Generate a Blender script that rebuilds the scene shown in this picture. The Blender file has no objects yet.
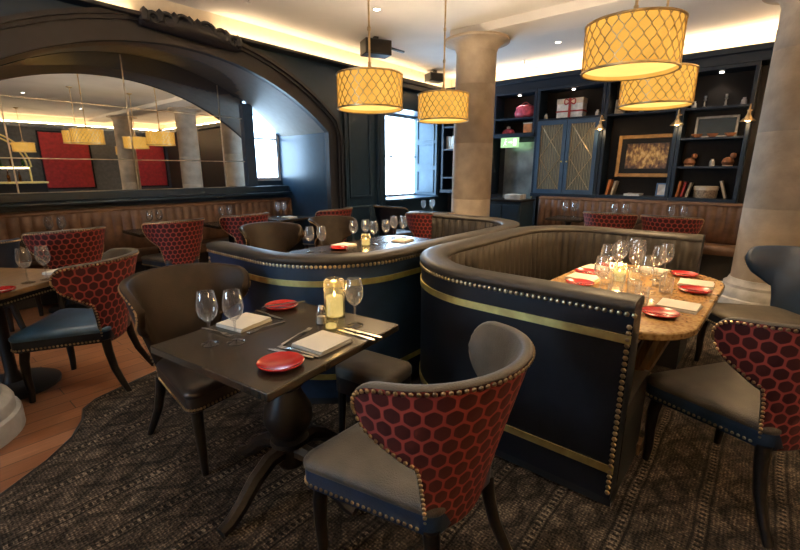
import bpy, math, random
from mathutils import Vector, Matrix
random.seed(7)
PI = math.pi
SC = bpy.context.scene
COL = SC.collection
R = math.radians

# ------------------------------------------------------------------ materials
def _nt(name):
    m = bpy.data.materials.new(name); m.use_nodes = True
    nt = m.node_tree; b = nt.nodes['Principled BSDF']
    return m, nt, b
def N(nt, t, **kw):
    n = nt.nodes.new(t)
    for k, v in kw.items(): setattr(n, k, v)
    return n
def MA(nt, op, a, b=None, c=None):
    n = nt.nodes.new('ShaderNodeMath'); n.operation = op
    for i, v in enumerate((a, b, c)):
        if v is None: continue
        if isinstance(v, (int, float)): n.inputs[i].default_value = v
        else: nt.links.new(v, n.inputs[i])
    return n.outputs[0]
def ramp(nt, fac, stops):
    r = nt.nodes.new('ShaderNodeValToRGB'); e = r.color_ramp.elements
    while len(e) < len(stops): e.new(0.5)
    for i, (p, c) in enumerate(stops):
        e[i].position = p; e[i].color = (*c, 1)
    nt.links.new(fac, r.inputs[0]); return r.outputs[0]
def coords(nt, kind='Object', scale=(1, 1, 1)):
    t = N(nt, 'ShaderNodeTexCoord'); m = N(nt, 'ShaderNodeMapping')
    m.inputs['Scale'].default_value = scale
    nt.links.new(t.outputs[kind], m.inputs[0]); return m.outputs[0]
def noise(nt, vec, scale, detail=3):
    n = N(nt, 'ShaderNodeTexNoise'); n.inputs['Scale'].default_value = scale; n.inputs['Detail'].default_value = detail
    nt.links.new(vec, n.inputs['Vector']); return n.outputs['Fac']
def bump(nt, b, h, s=0.2, d=0.01):
    n = N(nt, 'ShaderNodeBump'); n.inputs['Strength'].default_value = s; n.inputs['Distance'].default_value = d
    nt.links.new(h, n.inputs['Height']); nt.links.new(n.outputs[0], b.inputs['Normal'])
def mat(name, c, rough=0.5, metal=0.0, var=0.25, ns=12, bmp=0.0, bscale=80, spec=None, scale=(1, 1, 1), coat=0, sheen=0):
    m, nt, b = _nt(name)
    v = coords(nt, 'Object', scale)
    f = noise(nt, v, ns)
    lo = tuple(x * (1 - var) for x in c); hi = tuple(min(1, x * (1 + var)) for x in c)
    nt.links.new(ramp(nt, f, [(0.3, lo), (0.7, hi)]), b.inputs['Base Color'])
    b.inputs['Roughness'].default_value = rough; b.inputs['Metallic'].default_value = metal
    if spec is not None: b.inputs['Specular IOR Level'].default_value = spec
    if coat: b.inputs['Coat Weight'].default_value = coat; b.inputs['Coat Roughness'].default_value = 0.12
    if sheen: b.inputs['Sheen Weight'].default_value = sheen; b.inputs['Sheen Roughness'].default_value = 0.4
    if bmp: bump(nt, b, noise(nt, v, bscale, 2), bmp)
    return m
def emit(name, c, s, var=0.0, ns=8):
    m, nt, b = _nt(name)
    nt.nodes.remove(b); e = N(nt, 'ShaderNodeEmission'); e.inputs['Strength'].default_value = s
    f = noise(nt, coords(nt), ns)
    nt.links.new(ramp(nt, f, [(0.3, tuple(x * (1 - var) for x in c)), (0.7, c)]), e.inputs['Color'])
    nt.links.new(e.outputs[0], nt.nodes['Material Output'].inputs[0]); return m
def thin_glass(name, tint=(1, 1, 1), rough=0.02, refl=1.0):
    m, nt, b = _nt(name); nt.nodes.remove(b)
    t = N(nt, 'ShaderNodeBsdfTransparent'); t.inputs[0].default_value = (*tint, 1)
    g = N(nt, 'ShaderNodeBsdfGlossy'); g.inputs['Roughness'].default_value = rough
    l = N(nt, 'ShaderNodeLayerWeight'); l.inputs['Blend'].default_value = 0.35
    mx = N(nt, 'ShaderNodeMixShader')
    nt.links.new(MA(nt, 'MULTIPLY_ADD', MA(nt, 'POWER', l.outputs['Facing'], 1.7), 0.95 * refl, 0.10 * refl), mx.inputs[0])
    df = N(nt, 'ShaderNodeBsdfTranslucent'); df.inputs[0].default_value = (*tint, 1)
    m2 = N(nt, 'ShaderNodeMixShader'); m2.inputs[0].default_value = 0.30 * refl
    nt.links.new(g.outputs[0], m2.inputs[1]); nt.links.new(df.outputs[0], m2.inputs[2])
    nt.links.new(t.outputs[0], mx.inputs[1]); nt.links.new(m2.outputs[0], mx.inputs[2])
    nt.links.new(mx.outputs[0], nt.nodes['Material Output'].inputs[0]); return m
def hex_mat(name, ground, dot, s=0.066):
    m, nt, b = _nt(name)
    uv = N(nt, 'ShaderNodeTexCoord').outputs['UV']
    sp = N(nt, 'ShaderNodeSeparateXYZ'); nt.links.new(uv, sp.inputs[0])
    x = MA(nt, 'DIVIDE', sp.outputs[0], s); y = MA(nt, 'DIVIDE', sp.outputs[1], s)
    def cell(ox, oy):
        a = MA(nt, 'ABSOLUTE', MA(nt, 'SUBTRACT', MA(nt, 'FLOORED_MODULO', MA(nt, 'SUBTRACT', x, ox), 1.0), 0.5))
        c = MA(nt, 'ABSOLUTE', MA(nt, 'SUBTRACT', MA(nt, 'FLOORED_MODULO', MA(nt, 'SUBTRACT', y, oy), 1.732), 0.866))
        hx = MA(nt, 'MAXIMUM', a, MA(nt, 'ADD', MA(nt, 'MULTIPLY', a, 0.5), MA(nt, 'MULTIPLY', c, 0.866)))
        ln = MA(nt, 'SQRT', MA(nt, 'ADD', MA(nt, 'MULTIPLY', a, a), MA(nt, 'MULTIPLY', c, c)))
        return MA(nt, 'ADD', MA(nt, 'MULTIPLY', hx, 0.6), MA(nt, 'MULTIPLY', ln, 0.4))
    d = MA(nt, 'MINIMUM', cell(0, 0), cell(0.5, 0.866))
    nt.links.new(ramp(nt, d, [(0.40, dot), (0.445, ground)]), b.inputs['Base Color'])
    b.inputs['Roughness'].default_value = 0.62
    b.inputs['Sheen Weight'].default_value = 0.12
    b.inputs['Sheen Tint'].default_value = (1, 0.3, 0.25, 1)
    bump(nt, b, MA(nt, 'MULTIPLY', d, -1.0), 0.25, 0.01)
    return m

M = {}
M['navy_leather'] = mat('navy_leather', (0.0042, 0.0062, 0.0115), 0.38, spec=0.35, bmp=0.12, bscale=160)
M['soffit'] = mat('soffit_paint', (0.26, 0.225, 0.19), 0.55, var=0.08, spec=0.2)
M['case_paint'] = mat('case_paint', (0.007, 0.016, 0.031), 0.42, var=0.12, spec=0.3)
M['case_back'] = mat('case_back', (0.010, 0.0075, 0.006), 0.6, var=0.2, spec=0.2)
M['navy_leather_lit'] = mat('navy_leather_lit', (0.009, 0.023, 0.052), 0.38, bmp=0.12, bscale=160)  # navy leather with the blue of the daylight put into its colour
M['navy_paint'] = mat('navy_paint', (0.014, 0.036, 0.062), 0.32, var=0.12)
M['dark_paint'] = mat('dark_paint', (0.014, 0.014, 0.018), 0.5, var=0.15)
M['blue_paint'] = mat('blue_paint', (0.026, 0.062, 0.115), 0.45, var=0.12)
M['shutter_paint'] = mat('shutter_paint', (0.045, 0.092, 0.135), 0.5, var=0.1)
M['black_paint'] = mat('black_paint', (0.012, 0.012, 0.013), 0.5)
M['grey_seat'] = mat('grey_seat', (0.066, 0.052, 0.036), 0.5, bmp=0.3, bscale=220, var=0.3, sheen=0.1)
M['brown_leather'] = mat('brown_leather', (0.022, 0.014, 0.0085), 0.46, spec=0.2, bmp=0.12, bscale=140)
M['black_leather'] = mat('black_leather', (0.016, 0.012, 0.010), 0.3, spec=0.35, bmp=0.12, bscale=140)
M['seat_blue_lit'] = mat('seat_blue_lit', (0.035, 0.09, 0.17), 0.4, bmp=0.12, bscale=140)  # seat upholstery tinted with the blue daylight falling on it
M['booth_leather'] = mat('booth_leather', (0.034, 0.028, 0.022), 0.44, spec=0.25, bmp=0.12, bscale=140)
M['banq_leather'] = mat('banq_leather', (0.13, 0.065, 0.034), 0.42, bmp=0.12, bscale=140)
M['brass'] = mat('brass', (0.95, 0.70, 0.26), 0.42, 1.0)
M['antique_brass'] = mat('antique_brass', (0.62, 0.46, 0.26), 0.32, 1.0)
M['steel'] = mat('steel', (0.75, 0.74, 0.72), 0.22, 1.0, var=0.05)
M['table_wood'] = mat('table_wood', (0.030, 0.021, 0.013), 0.26, ns=5, scale=(1.5, 14, 1), var=0.35, spec=0.4)
M['dark_wood'] = mat('dark_wood', (0.008, 0.006, 0.0045), 0.42, spec=0.2, ns=6, scale=(2, 2, 12))
M['mid_wood'] = mat('mid_wood', (0.20, 0.11, 0.045), 0.3, ns=5, scale=(1.5, 12, 1), var=0.4, coat=0.3)
M['napkin'] = mat('napkin', (0.66, 0.60, 0.50), 0.8, bmp=0.2, bscale=200, var=0.05)
M['red_ceramic'] = mat('red_ceramic', (0.40, 0.010, 0.007), 0.18, var=0.1, coat=0.4)
M['stone'] = mat('stone', (0.42, 0.34, 0.255), 0.8, ns=5, var=0.18, bmp=0.35, bscale=30)
M['base_stone'] = mat('base_stone', (0.52, 0.50, 0.47), 0.7, ns=9, var=0.2, bmp=0.2)
M['ceiling'] = mat('ceiling_paint', (0.74, 0.70, 0.66), 0.9, ns=1.2, var=0.08)
M['cream'] = mat('cream_paint', (0.8, 0.7, 0.55), 0.85, var=0.05)
M['rear_paint'] = mat('rear_paint', (0.06, 0.065, 0.07), 0.6)
M['red_panel'] = mat('red_panel', (0.32, 0.012, 0.014), 0.6, bmp=0.2, bscale=60)
M['wax'] = emit('wax', (1.0, 0.74, 0.30), 0.85, 0.35, 6)
M['flame'] = emit('flame', (1.0, 0.72, 0.3), 9)
M['shade'] = emit('shade', (1.0, 0.50, 0.085), 0.95, 0.22, 5)
M['diffuser'] = emit('diffuser', (1.0, 0.66, 0.17), 1.35, 0.15, 3)
M['led'] = emit('led', (1.0, 0.72, 0.42), 15.0)
M['led_boost'] = emit('led_boost', (1.0, 0.62, 0.28), 200.0)  # boosted far above the other coves to brighten the mirrored room
M['bulb'] = emit('bulb', (1.0, 0.70, 0.32), 12)
M['spot_bulb'] = emit('spot_bulb', (1.0, 0.9, 0.75), 12)
M['glass'] = thin_glass('glass')
M['pane'] = thin_glass('pane', refl=0.3)
M['candle_glass'] = thin_glass('candle_glass', (1, 0.97, 0.85), refl=0.6)
M['green_glass'] = thin_glass('green_glass', (0.1, 0.55, 0.15))
M['amber_glass'] = thin_glass('amber_glass', (0.8, 0.45, 0.1))
M['mirror'] = mat('mirror', (0.80, 0.84, 0.86), 0.012, 1.0, var=0.0)
M['smoked_mirror'] = mat('smoked_mirror', (0.55, 0.58, 0.54), 0.3, 1.0, var=0.5, ns=3)
M['gilt'] = mat('gilt', (0.45, 0.24, 0.08), 0.42, 0.7, bmp=0.5, bscale=60)
M['silver'] = mat('silver', (0.62, 0.6, 0.56), 0.3, 1.0)
M['paper'] = mat('paper', (0.72, 0.66, 0.55), 0.7)
M['white_card'] = mat('white_card', (0.75, 0.72, 0.66), 0.6)
M['book_orange'] = mat('book_orange', (0.62, 0.20, 0.05), 0.6)
M['book_red'] = mat('book_red', (0.4, 0.03, 0.025), 0.6)
M['book_cream'] = mat('book_cream', (0.62, 0.5, 0.36), 0.6)
M['book_blue'] = mat('book_blue', (0.09, 0.2, 0.36), 0.5)
M['pink'] = mat('pink', (0.72, 0.08, 0.12), 0.4, ns=14, var=0.6)
M['wicker'] = mat('wicker', (0.34, 0.24, 0.15), 0.7, ns=60, var=0.6, bmp=0.6, bscale=90)
M['green_sign'] = emit('green_sign', (0.50, 0.85, 0.42), 1.0)
M['white_sign'] = emit('white_sign', (0.95, 1.0, 0.9), 1.3)
M['terracotta'] = mat('terracotta', (0.26, 0.10, 0.04), 0.5)
M['hex'] = hex_mat('hex_fabric', (0.37, 0.070, 0.055), (0.045, 0.003, 0.004), 0.058)

def m_floor():
    m, nt, b = _nt('floor_planks')
    v = coords(nt)
    br = N(nt, 'ShaderNodeTexBrick'); br.inputs['Scale'].default_value = 1
    br.inputs['Brick Width'].default_value = 1.1; br.inputs['Row Height'].default_value = 0.13
    br.inputs['Mortar Size'].default_value = 0.003
    br.inputs['Color1'].default_value = (0.22, 0.085, 0.035, 1); br.inputs['Color2'].default_value = (0.34, 0.15, 0.07, 1)
    br.inputs['Mortar'].default_value = (0.03, 0.012, 0.006, 1)
    nt.links.new(v, br.inputs['Vector'])
    g = noise(nt, coords(nt, 'Object', (2, 30, 1)), 3)
    mx = N(nt, 'ShaderNodeMix', data_type='RGBA', blend_type='MULTIPLY'); mx.inputs[0].default_value = 0.6
    nt.links.new(br.outputs['Color'], mx.inputs[6]); nt.links.new(ramp(nt, g, [(0.3, (0.5, 0.45, 0.4)), (0.7, (1, 1, 1))]), mx.inputs[7])
    nt.links.new(mx.outputs[2], b.inputs['Base Color']); b.inputs['Roughness'].default_value = 0.3
    return m
def m_carpet():
    m, nt, b = _nt('carpet_weave')
    v = coords(nt); sp = N(nt, 'ShaderNodeSeparateXYZ'); nt.links.new(v, sp.inputs[0])
    wob = noise(nt, v, 3.0)
    y = MA(nt, 'ADD', sp.outputs[1], MA(nt, 'MULTIPLY', MA(nt, 'SUBTRACT', wob, 0.5), 0.03)); x = sp.outputs[0]
    t = MA(nt, 'FRACT', MA(nt, 'DIVIDE', y, 0.26))
    tri = MA(nt, 'ABSOLUTE', MA(nt, 'SUBTRACT', t, 0.5))            # 0.5 on the stripe line
    line = MA(nt, 'GREATER_THAN', tri, 0.455)
    thin = MA(nt, 'LESS_THAN', MA(nt, 'ABSOLUTE', MA(nt, 'SUBTRACT', tri, 0.40)), 0.018)
    bead = MA(nt, 'GREATER_THAN', MA(nt, 'SINE', MA(nt, 'MULTIPLY', x, 210)), 0.0)
    wx = MA(nt, 'MULTIPLY', MA(nt, 'SINE', MA(nt, 'MULTIPLY', x, 15.7)), 0.24)
    c1 = MA(nt, 'ABSOLUTE', MA(nt, 'SUBTRACT', MA(nt, 'SUBTRACT', t, 0.5), wx))
    c2 = MA(nt, 'ABSOLUTE', MA(nt, 'ADD', MA(nt, 'SUBTRACT', t, 0.5), wx))
    cab = MA(nt, 'LESS_THAN', MA(nt, 'MINIMUM', c1, c2), 0.065)
    weave = MA(nt, 'MULTIPLY', MA(nt, 'SINE', MA(nt, 'MULTIPLY', MA(nt, 'ADD', x, y), 230)), MA(nt, 'SINE', MA(nt, 'MULTIPLY', MA(nt, 'SUBTRACT', x, y), 230)))
    fine = noise(nt, v, 110, 2)
    blot = noise(nt, v, 9, 3)
    f = MA(nt, 'ADD', MA(nt, 'MULTIPLY', fine, 0.75), MA(nt, 'MULTIPLY', blot, 0.55))
    f = MA(nt, 'SUBTRACT', f, 0.35)
    f = MA(nt, 'ADD', f, MA(nt, 'MULTIPLY', weave, 0.10))
    f = MA(nt, 'SUBTRACT', f, MA(nt, 'MULTIPLY', cab, 0.11))
    f = MA(nt, 'SUBTRACT', f, MA(nt, 'MULTIPLY', thin, 0.22))
    f = MA(nt, 'ADD', f, MA(nt, 'MULTIPLY', line, MA(nt, 'SUBTRACT', MA(nt, 'MULTIPLY', bead, 0.30), 0.18)))
    nt.links.new(ramp(nt, f, [(0.1, (0.010, 0.008, 0.007)), (0.36, (0.050, 0.039, 0.030)), (0.7, (0.29, 0.23, 0.165))]), b.inputs['Base Color'])
    b.inputs['Roughness'].default_value = 0.95; b.inputs['Specular IOR Level'].default_value = 0.1
    bump(nt, b, f, 0.8, 0.012)
    return m
def m_burl():
    m, nt, b = _nt('burl_top')
    v = coords(nt)
    vo = N(nt, 'ShaderNodeTexVoronoi'); vo.inputs['Scale'].default_value = 60; nt.links.new(v, vo.inputs['Vector'])
    f = MA(nt, 'ADD', MA(nt, 'MULTIPLY', vo.outputs['Distance'], 0.6), MA(nt, 'MULTIPLY', noise(nt, v, 14, 5), 0.7))
    nt.links.new(ramp(nt, f, [(0.25, (0.10, 0.045, 0.015)), (0.55, (0.38, 0.20, 0.065)), (0.85, (0.52, 0.31, 0.11))]), b.inputs['Base Color'])
    b.inputs['Roughness'].default_value = 0.22; b.inputs['Coat Weight'].default_value = 0.4
    return m
def m_lattice():
    m, nt, b = _nt('lattice_backing')
    v = coords(nt); sp = N(nt, 'ShaderNodeSeparateXYZ'); nt.links.new(v, sp.inputs[0])
    f = MA(nt, 'SINE', MA(nt, 'MULTIPLY', sp.outputs[1], 260))
    nt.links.new(ramp(nt, MA(nt, 'MULTIPLY_ADD', f, 0.5, 0.5), [(0.3, (0.05, 0.05, 0.038)), (0.8, (0.26, 0.23, 0.14))]), b.inputs['Base Color'])
    b.inputs['Roughness'].default_value = 0.5
    return m
def m_painting():
    m, nt, b = _nt('painting')
    v = coords(nt); sp = N(nt, 'ShaderNodeSeparateXYZ'); nt.links.new(v, sp.inputs[0])
    az = MA(nt, 'ABSOLUTE', MA(nt, 'SUBTRACT', sp.outputs[2], 0.0)); ay = MA(nt, 'ABSOLUTE', sp.outputs[1])
    glow = MA(nt, 'SUBTRACT', 0.95, MA(nt, 'ADD', MA(nt, 'MULTIPLY', az, 2.6), MA(nt, 'MULTIPLY', ay, 0.9)))
    f = MA(nt, 'ADD', MA(nt, 'MULTIPLY', glow, 0.62), MA(nt, 'MULTIPLY', MA(nt, 'SUBTRACT', noise(nt, coords(nt, 'Object', (1, 1.6, 1)), 14, 5), 0.5), 1.5))
    nt.links.new(ramp(nt, f, [(0.05, (0.05, 0.022, 0.010)), (0.32, (0.26, 0.12, 0.035)), (0.55, (0.70, 0.44, 0.13)), (0.80, (0.85, 0.66, 0.30))]), b.inputs['Base Color'])
    b.inputs['Roughness'].default_value = 0.35
    return m
M['floor'] = m_floor(); M['carpet'] = m_carpet(); M['burl'] = m_burl(); M['lattice'] = m_lattice(); M['painting'] = m_painting()

# ------------------------------------------------------------------ mesh builder
class MB:
    def __init__(s): s.v = []; s.f = []; s.uv = {}
    def add(s, vs, fs):
        o = len(s.v); s.v += [tuple(p) for p in vs]; s.f += [tuple(i + o for i in f) for f in fs]; return o
    def box(s, c, d, rz=0.0, rx=0.0, ry=0.0):
        mt = Matrix.Translation(c) @ Matrix.Rotation(rz, 4, 'Z') @ Matrix.Rotation(ry, 4, 'Y') @ Matrix.Rotation(rx, 4, 'X')
        vs = [mt @ Vector((x * d[0] / 2, y * d[1] / 2, z * d[2] / 2)) for x in (-1, 1) for y in (-1, 1) for z in (-1, 1)]
        s.add(vs, [(0, 1, 3, 2), (4, 6, 7, 5), (0, 4, 5, 1), (2, 3, 7, 6), (0, 2, 6, 4), (1, 5, 7, 3)]); return s
    def bb(s, x0, x1, y0, y1, z0, z1): return s.box(((x0 + x1) / 2, (y0 + y1) / 2, (z0 + z1) / 2), (abs(x1 - x0), abs(y1 - y0), abs(z1 - z0)))
    def lathe(s, prof, c=(0, 0, 0), n=24, sx=1, sy=1):
        vs = []
        for r, z in prof:
            for k in range(n):
                a = 2 * PI * k / n; vs.append((c[0] + r * sx * math.cos(a), c[1] + r * sy * math.sin(a), c[2] + z))
        fs = [(i * n + k, i * n + (k + 1) % n, (i + 1) * n + (k + 1) % n, (i + 1) * n + k) for i in range(len(prof) - 1) for k in range(n)]
        if prof[0][0] > 1e-5: fs.append(tuple(range(n - 1, -1, -1)))
        if prof[-1][0] > 1e-5: fs.append(tuple((len(prof) - 1) * n + k for k in range(n)))
        s.add(vs, fs); return s
    def olathe(s, prof, c=(0, 0, 0), n=24):            # open profile, no caps
        vs = [(c[0] + r * math.cos(2 * PI * k / n), c[1] + r * math.sin(2 * PI * k / n), c[2] + z) for r, z in prof for k in range(n)]
        s.add(vs, [(i * n + k, i * n + (k + 1) % n, (i + 1) * n + (k + 1) % n, (i + 1) * n + k) for i in range(len(prof) - 1) for k in range(n)]); return s
    def tube(s, pts, r, n=8, caps=True, flat=1.0):
        pts = [Vector(p) for p in pts]; L = len(pts); vs = []
        up = Vector((0, 0, 1)); prev = None
        for i, p in enumerate(pts):
            t = (pts[min(i + 1, L - 1)] - pts[max(i - 1, 0)]).normalized()
            if prev is None:
                a = t.cross(up)
                if a.length < 1e-3: a = t.cross(Vector((1, 0, 0)))
            else: a = prev - t * prev.dot(t)
            a.normalize(); prev = a; bvec = t.cross(a)
            rr = r(i / (L - 1)) if callable(r) else r
            for k in range(n):
                q = 2 * PI * (k + 0.5) / n; vs.append(p + a * rr * math.cos(q) + bvec * rr * flat * math.sin(q))
        fs = [(i * n + k, i * n + (k + 1) % n, (i + 1) * n + (k + 1) % n, (i + 1) * n + k) for i in range(L - 1) for k in range(n)]
        if caps: fs += [tuple(range(n - 1, -1, -1)), tuple((L - 1) * n + k for k in range(n))]
        s.add(vs, fs); return s
    def prism(s, poly, z0, z1):
        n = len(poly)
        s.add([(x, y, z0) for x, y in poly] + [(x, y, z1) for x, y in poly],
              [tuple(range(n - 1, -1, -1)), tuple(range(n, 2 * n))] + [(i, (i + 1) % n, n + (i + 1) % n, n + i) for i in range(n)]); return s
    def grid(s, rows, close_u=False):                  # rows: list of equal-length point lists
        nu = len(rows); nv = len(rows[0]); o = s.add([p for r in rows for p in r], [])
        for i in range(nu if close_u else nu - 1):
            for j in range(nv - 1):
                i2 = (i + 1) % nu
                s.f.append((o + i * nv + j, o + i2 * nv + j, o + i2 * nv + j + 1, o + i * nv + j + 1))
        return o
    def dome(s, p, r, nrm, n=6):
        nrm = Vector(nrm).normalized(); a = nrm.orthogonal().normalized(); b = nrm.cross(a); p = Vector(p)
        vs = []
        for rr, h in ((1, 0), (0.75, 0.6)):
            vs += [p + (a * math.cos(2 * PI * k / n) + b * math.sin(2 * PI * k / n)) * r * rr + nrm * r * h for k in range(n)]
        vs.append(p + nrm * r * 0.9)
        s.add(vs, [(k, (k + 1) % n, n + (k + 1) % n, n + k) for k in range(n)] + [(n + k, n + (k + 1) % n, 2 * n) for k in range(n)]); return s
    def build(s, name, m, parent=None, loc=(0, 0, 0), rz=0.0, bev=0.0, ang=40, subs=0):
        me = bpy.data.meshes.new(name); me.from_pydata(s.v, [], s.f)
        if s.uv:
            ul = me.uv_layers.new(name='UVMap')
            for lp in me.loops: ul.data[lp.index].uv = s.uv.get(lp.vertex_index, (0, 0))
        me.materials.append(M[m] if isinstance(m, str) else m)
        import bmesh
        bm = bmesh.new(); bm.from_mesh(me); bmesh.ops.recalc_face_normals(bm, faces=bm.faces); bm.to_mesh(me); bm.free()
        me.shade_smooth(); me.set_sharp_from_angle(angle=R(ang))
        o = bpy.data.objects.new(name, me); COL.objects.link(o); o.location = loc; o.rotation_euler = (0, 0, rz)
        if bev:
            b = o.modifiers.new('bevel', 'BEVEL'); b.width = bev; b.segments = 2; b.limit_method = 'ANGLE'
        if parent: o.parent = parent
        return o

def tag(o, label=None, cat=None, group=None, kind=None):
    for k, v in (('label', label), ('category', cat), ('group', group), ('kind', kind)):
        if v: o[k] = v
    return o
def thing(name, label, cat, loc=(0, 0, 0), rz=0.0, group=None):
    o = bpy.data.objects.new(name, None); COL.objects.link(o); o.location = loc; o.rotation_euler = (0, 0, rz)
    o.empty_display_size = 0.1
    return tag(o, label, cat, group)
def dup(root, loc, rz=0.0, label=None, group=None):
    r = root.copy(); COL.objects.link(r); r.location = loc; r.rotation_euler = (0, 0, rz)
    if label: r['label'] = label
    if group: r['group'] = group
    for ch in list(root.children):
        c = ch.copy(); COL.objects.link(c); c.parent = r
        for g in ch.children:
            d = g.copy(); COL.objects.link(d); d.parent = c
    return r
class Kind:                                            # first use places the original, later uses copy it
    def __init__(s, root): s.root = root; s.used = False
    def put(s, loc, rz=0.0, label=None, group=None):
        if not s.used:
            s.used = True; r = s.root; r.location = loc; r.rotation_euler = (0, 0, rz)
            if label: r['label'] = label
            if group: r['group'] = group
            return r
        return dup(s.root, loc, rz, label, group)
def struct(o): o['kind'] = 'structure'; return o
def sm(a, b, x):
    t = max(0, min(1, (x - a) / (b - a))); return t * t * (3 - 2 * t)

# ------------------------------------------------------------------ room shell
XB, YA, ZC = 7.86, 5.26, 3.22           # wall of shelves, arch wall, ceiling
XL, YR = -3.0, -6.2                     # left wall, rear wall
YM = 6.38                                # mirror plane in the alcove
AX, AR, AZ = 2.42, 3.2, 2.77            # arch: centre, radius, crown height
A0, A1 = 0.35, 4.5
def archb(x): return archz(x) + .11 * max(0, 1 - ((x - AX) / 2.08) ** 2)
def archz(x): return AZ - AR + math.sqrt(max(0, AR * AR - (x - AX) ** 2))

struct(MB().bb(XL - .2, XB + .2, YR - .2, YM + .2, -0.1, 0).build('floor', 'floor'))
struct(MB().bb(XL - .2, XB + .2, YR - .2, YM + .2, ZC, ZC + .12).build('ceiling', 'ceiling'))
# arch wall with alcove and window bay
W0, W1, WZ0, WZ1, YW = 5.87, 7.5, 0.92, 2.52, 5.86
w = MB()
w.bb(XL, A0, YA, YM + .2, 0, ZC); w.bb(A1, A1 + .3, YA, YM + .2, 0, ZC); w.bb(A1 + .3, W0, YA, YW + .06, 0, ZC)
w.bb(W1, XB, YA, YW + .06, 0, ZC); w.bb(W0, W1, YA, YW + .06, WZ1, ZC); w.bb(W0, W1, YA, YW + .06, 0, WZ0)
nx = 40
for i in range(nx):
    xa, xb = A0 + (A1 - A0) * i / nx, A0 + (A1 - A0) * (i + 1) / nx
    za, zb = archz(xa), archz(xb)
    w.add([(xa, YA, za), (xb, YA, zb), (xb, YA, ZC), (xa, YA, ZC), (xa, YM + .2, archb(xa)), (xb, YM + .2, archb(xb)), (xb, YM + .2, ZC), (xa, YM + .2, ZC)],
          [(0, 1, 2, 3), (4, 7, 6, 5), (0, 4, 5, 1), (3, 2, 6, 7)])
w.bb(A0, 3.86, YM + .04, YM + .2, 0, ZC); w.bb(3.86, A1, YM + .04, YM + .2, 0, 1.28)
struct(w.build('wall_left', 'navy_paint', ang=25))
struct(MB().bb(XB, XB + .2, YR, YW + .06, 0, ZC).build('wall_back', 'dark_paint'))
struct(MB().bb(XL - .2, XB + .2, YR - .2, YR, 0, ZC).build('wall_rear', 'rear_paint'))
wl = MB(); wins = [(2.3, 3.5)]; ys = [YR, 2.3, 3.5, YM + .2]
for i in range(0, 4, 2): wl.bb(XL - .2, XL, ys[i], ys[i + 1], 0, ZC)
for a, b in wins: wl.bb(XL - .2, XL, a, b, 0, .8); wl.bb(XL - .2, XL, a, b, 2.4, ZC)
struct(wl.build('wall_side', 'rear_paint'))

def window(name, axis, a0, a1, z0, z1, at, nv, nh, m='white_card', fr=.05):
    o = MB()
    def bar(p0, p1, q0, q1):
        if axis == 'x': o.bb(p0, p1, at - .025, at + .025, q0, q1)
        else: o.bb(at - .025, at + .025, p0, p1, q0, q1)
    bar(a0, a0 + fr, z0, z1); bar(a1 - fr, a1, z0, z1); bar(a0 + fr, a1 - fr, z0, z0 + fr); bar(a0 + fr, a1 - fr, z1 - fr, z1)
    for k in range(1, nv): c = a0 + (a1 - a0) * k / nv; bar(c - .013, c + .013, z0 + fr, z1 - fr)
    for k in range(1, nh): c = z0 + (z1 - z0) * k / nh; bar(a0 + fr, a1 - fr, c - .013, c + .013)
    f = struct(o.build(name, m)); p = MB()
    if axis == 'x': p.bb(a0 + .01, a1 - .01, at - .003, at + .003, z0 + .01, z1 - .01)
    else: p.bb(at - .003, at + .003, a0 + .01, a1 - .01, z0 + .01, z1 - .01)
    p.build('pane', 'pane', f); return f
window('window_1', 'x', W0, W1, WZ0, WZ1, YW, 2, 2)
window('window_2', 'x', 3.94, A1, 1.28, 2.62, YM + .10, 1, 2)
window('window_3', 'y', wins[0][0], wins[0][1], .8, 2.4, XL - .1, 2, 3)
# portals: daylight through the windows
def portal(loc, rot, sx, sy):
    l = bpy.data.lights.new('daylight_portal', 'AREA'); l.shape = 'RECTANGLE'; l.size = sx; l.size_y = sy
    o = bpy.data.objects.new('daylight_portal', l); COL.objects.link(o); o.location = loc; o.rotation_euler = rot
    l.cycles.is_portal = True
portal(((W0 + W1) / 2, YW + .07, 1.72), (R(-90), 0, 0), W1 - W0, WZ1 - WZ0)
portal((4.18, YM + .19, 1.95), (R(-90), 0, 0), .64, 1.34)
for a, b in wins: portal((XL - .19, (a + b) / 2, 1.6), (0, R(-90), 0), 1.6, b - a)
# lower window ledge, alcove sill, cornices, panel mouldings
struct(MB().bb(W0, W1, YA - .06, YW, WZ0 - .03, WZ0 + .01).build('trim_1', 'blue_paint', bev=.008))
s_ = MB().bb(A0, A1, YM - .22, YM, 1.06, 1.10).bb(A0, A1, YM - .14, YM, 1.10, 1.20)
struct(s_.build('trim_2', 'navy_paint', bev=.012))
co = MB()
co.bb(A1 + .36, XB - .22, YA - .14, YA, 2.85, 2.97); co.bb(A1 + .36, XB - .26, YA - .17, YA - .13, 2.93, 3.0)
co.bb(XL, A0 - .36, YA - .14, YA, 2.85, 2.97); co.bb(XL, A0 - .36, YA - .17, YA - .13, 2.93, 3.0)
co.bb(A0 - .36, A1 + .36, YA - .17, YA, 2.96, 3.0)
struct(co.build('trim_3', 'dark_paint', bev=.008))
struct(MB().bb(XB - .36, XB, .2, YA - .0, 2.80, 2.97).bb(XB - .40, XB - .34, .2, YA - .14, 2.92, 3.0).bb(XB - .2, XB, YR, .2, 2.85, 3.0).build('trim_4', 'case_paint', bev=.008))
struct(MB().bb(XL, XB, YR, YR + .14, 2.85, 2.97).bb(XL, XL + .14, YR, YA, 2.85, 2.97).build('trim_5', 'rear_paint'))
struct(MB().bb(XL, XB, YA - .012, YA + .001, 3.0, ZC).build('trim_6', 'cream'))
struct(MB().bb(XB - .012, XB + .001, YR, YA, 2.97, ZC).build('trim_7', 'cream'))
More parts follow.
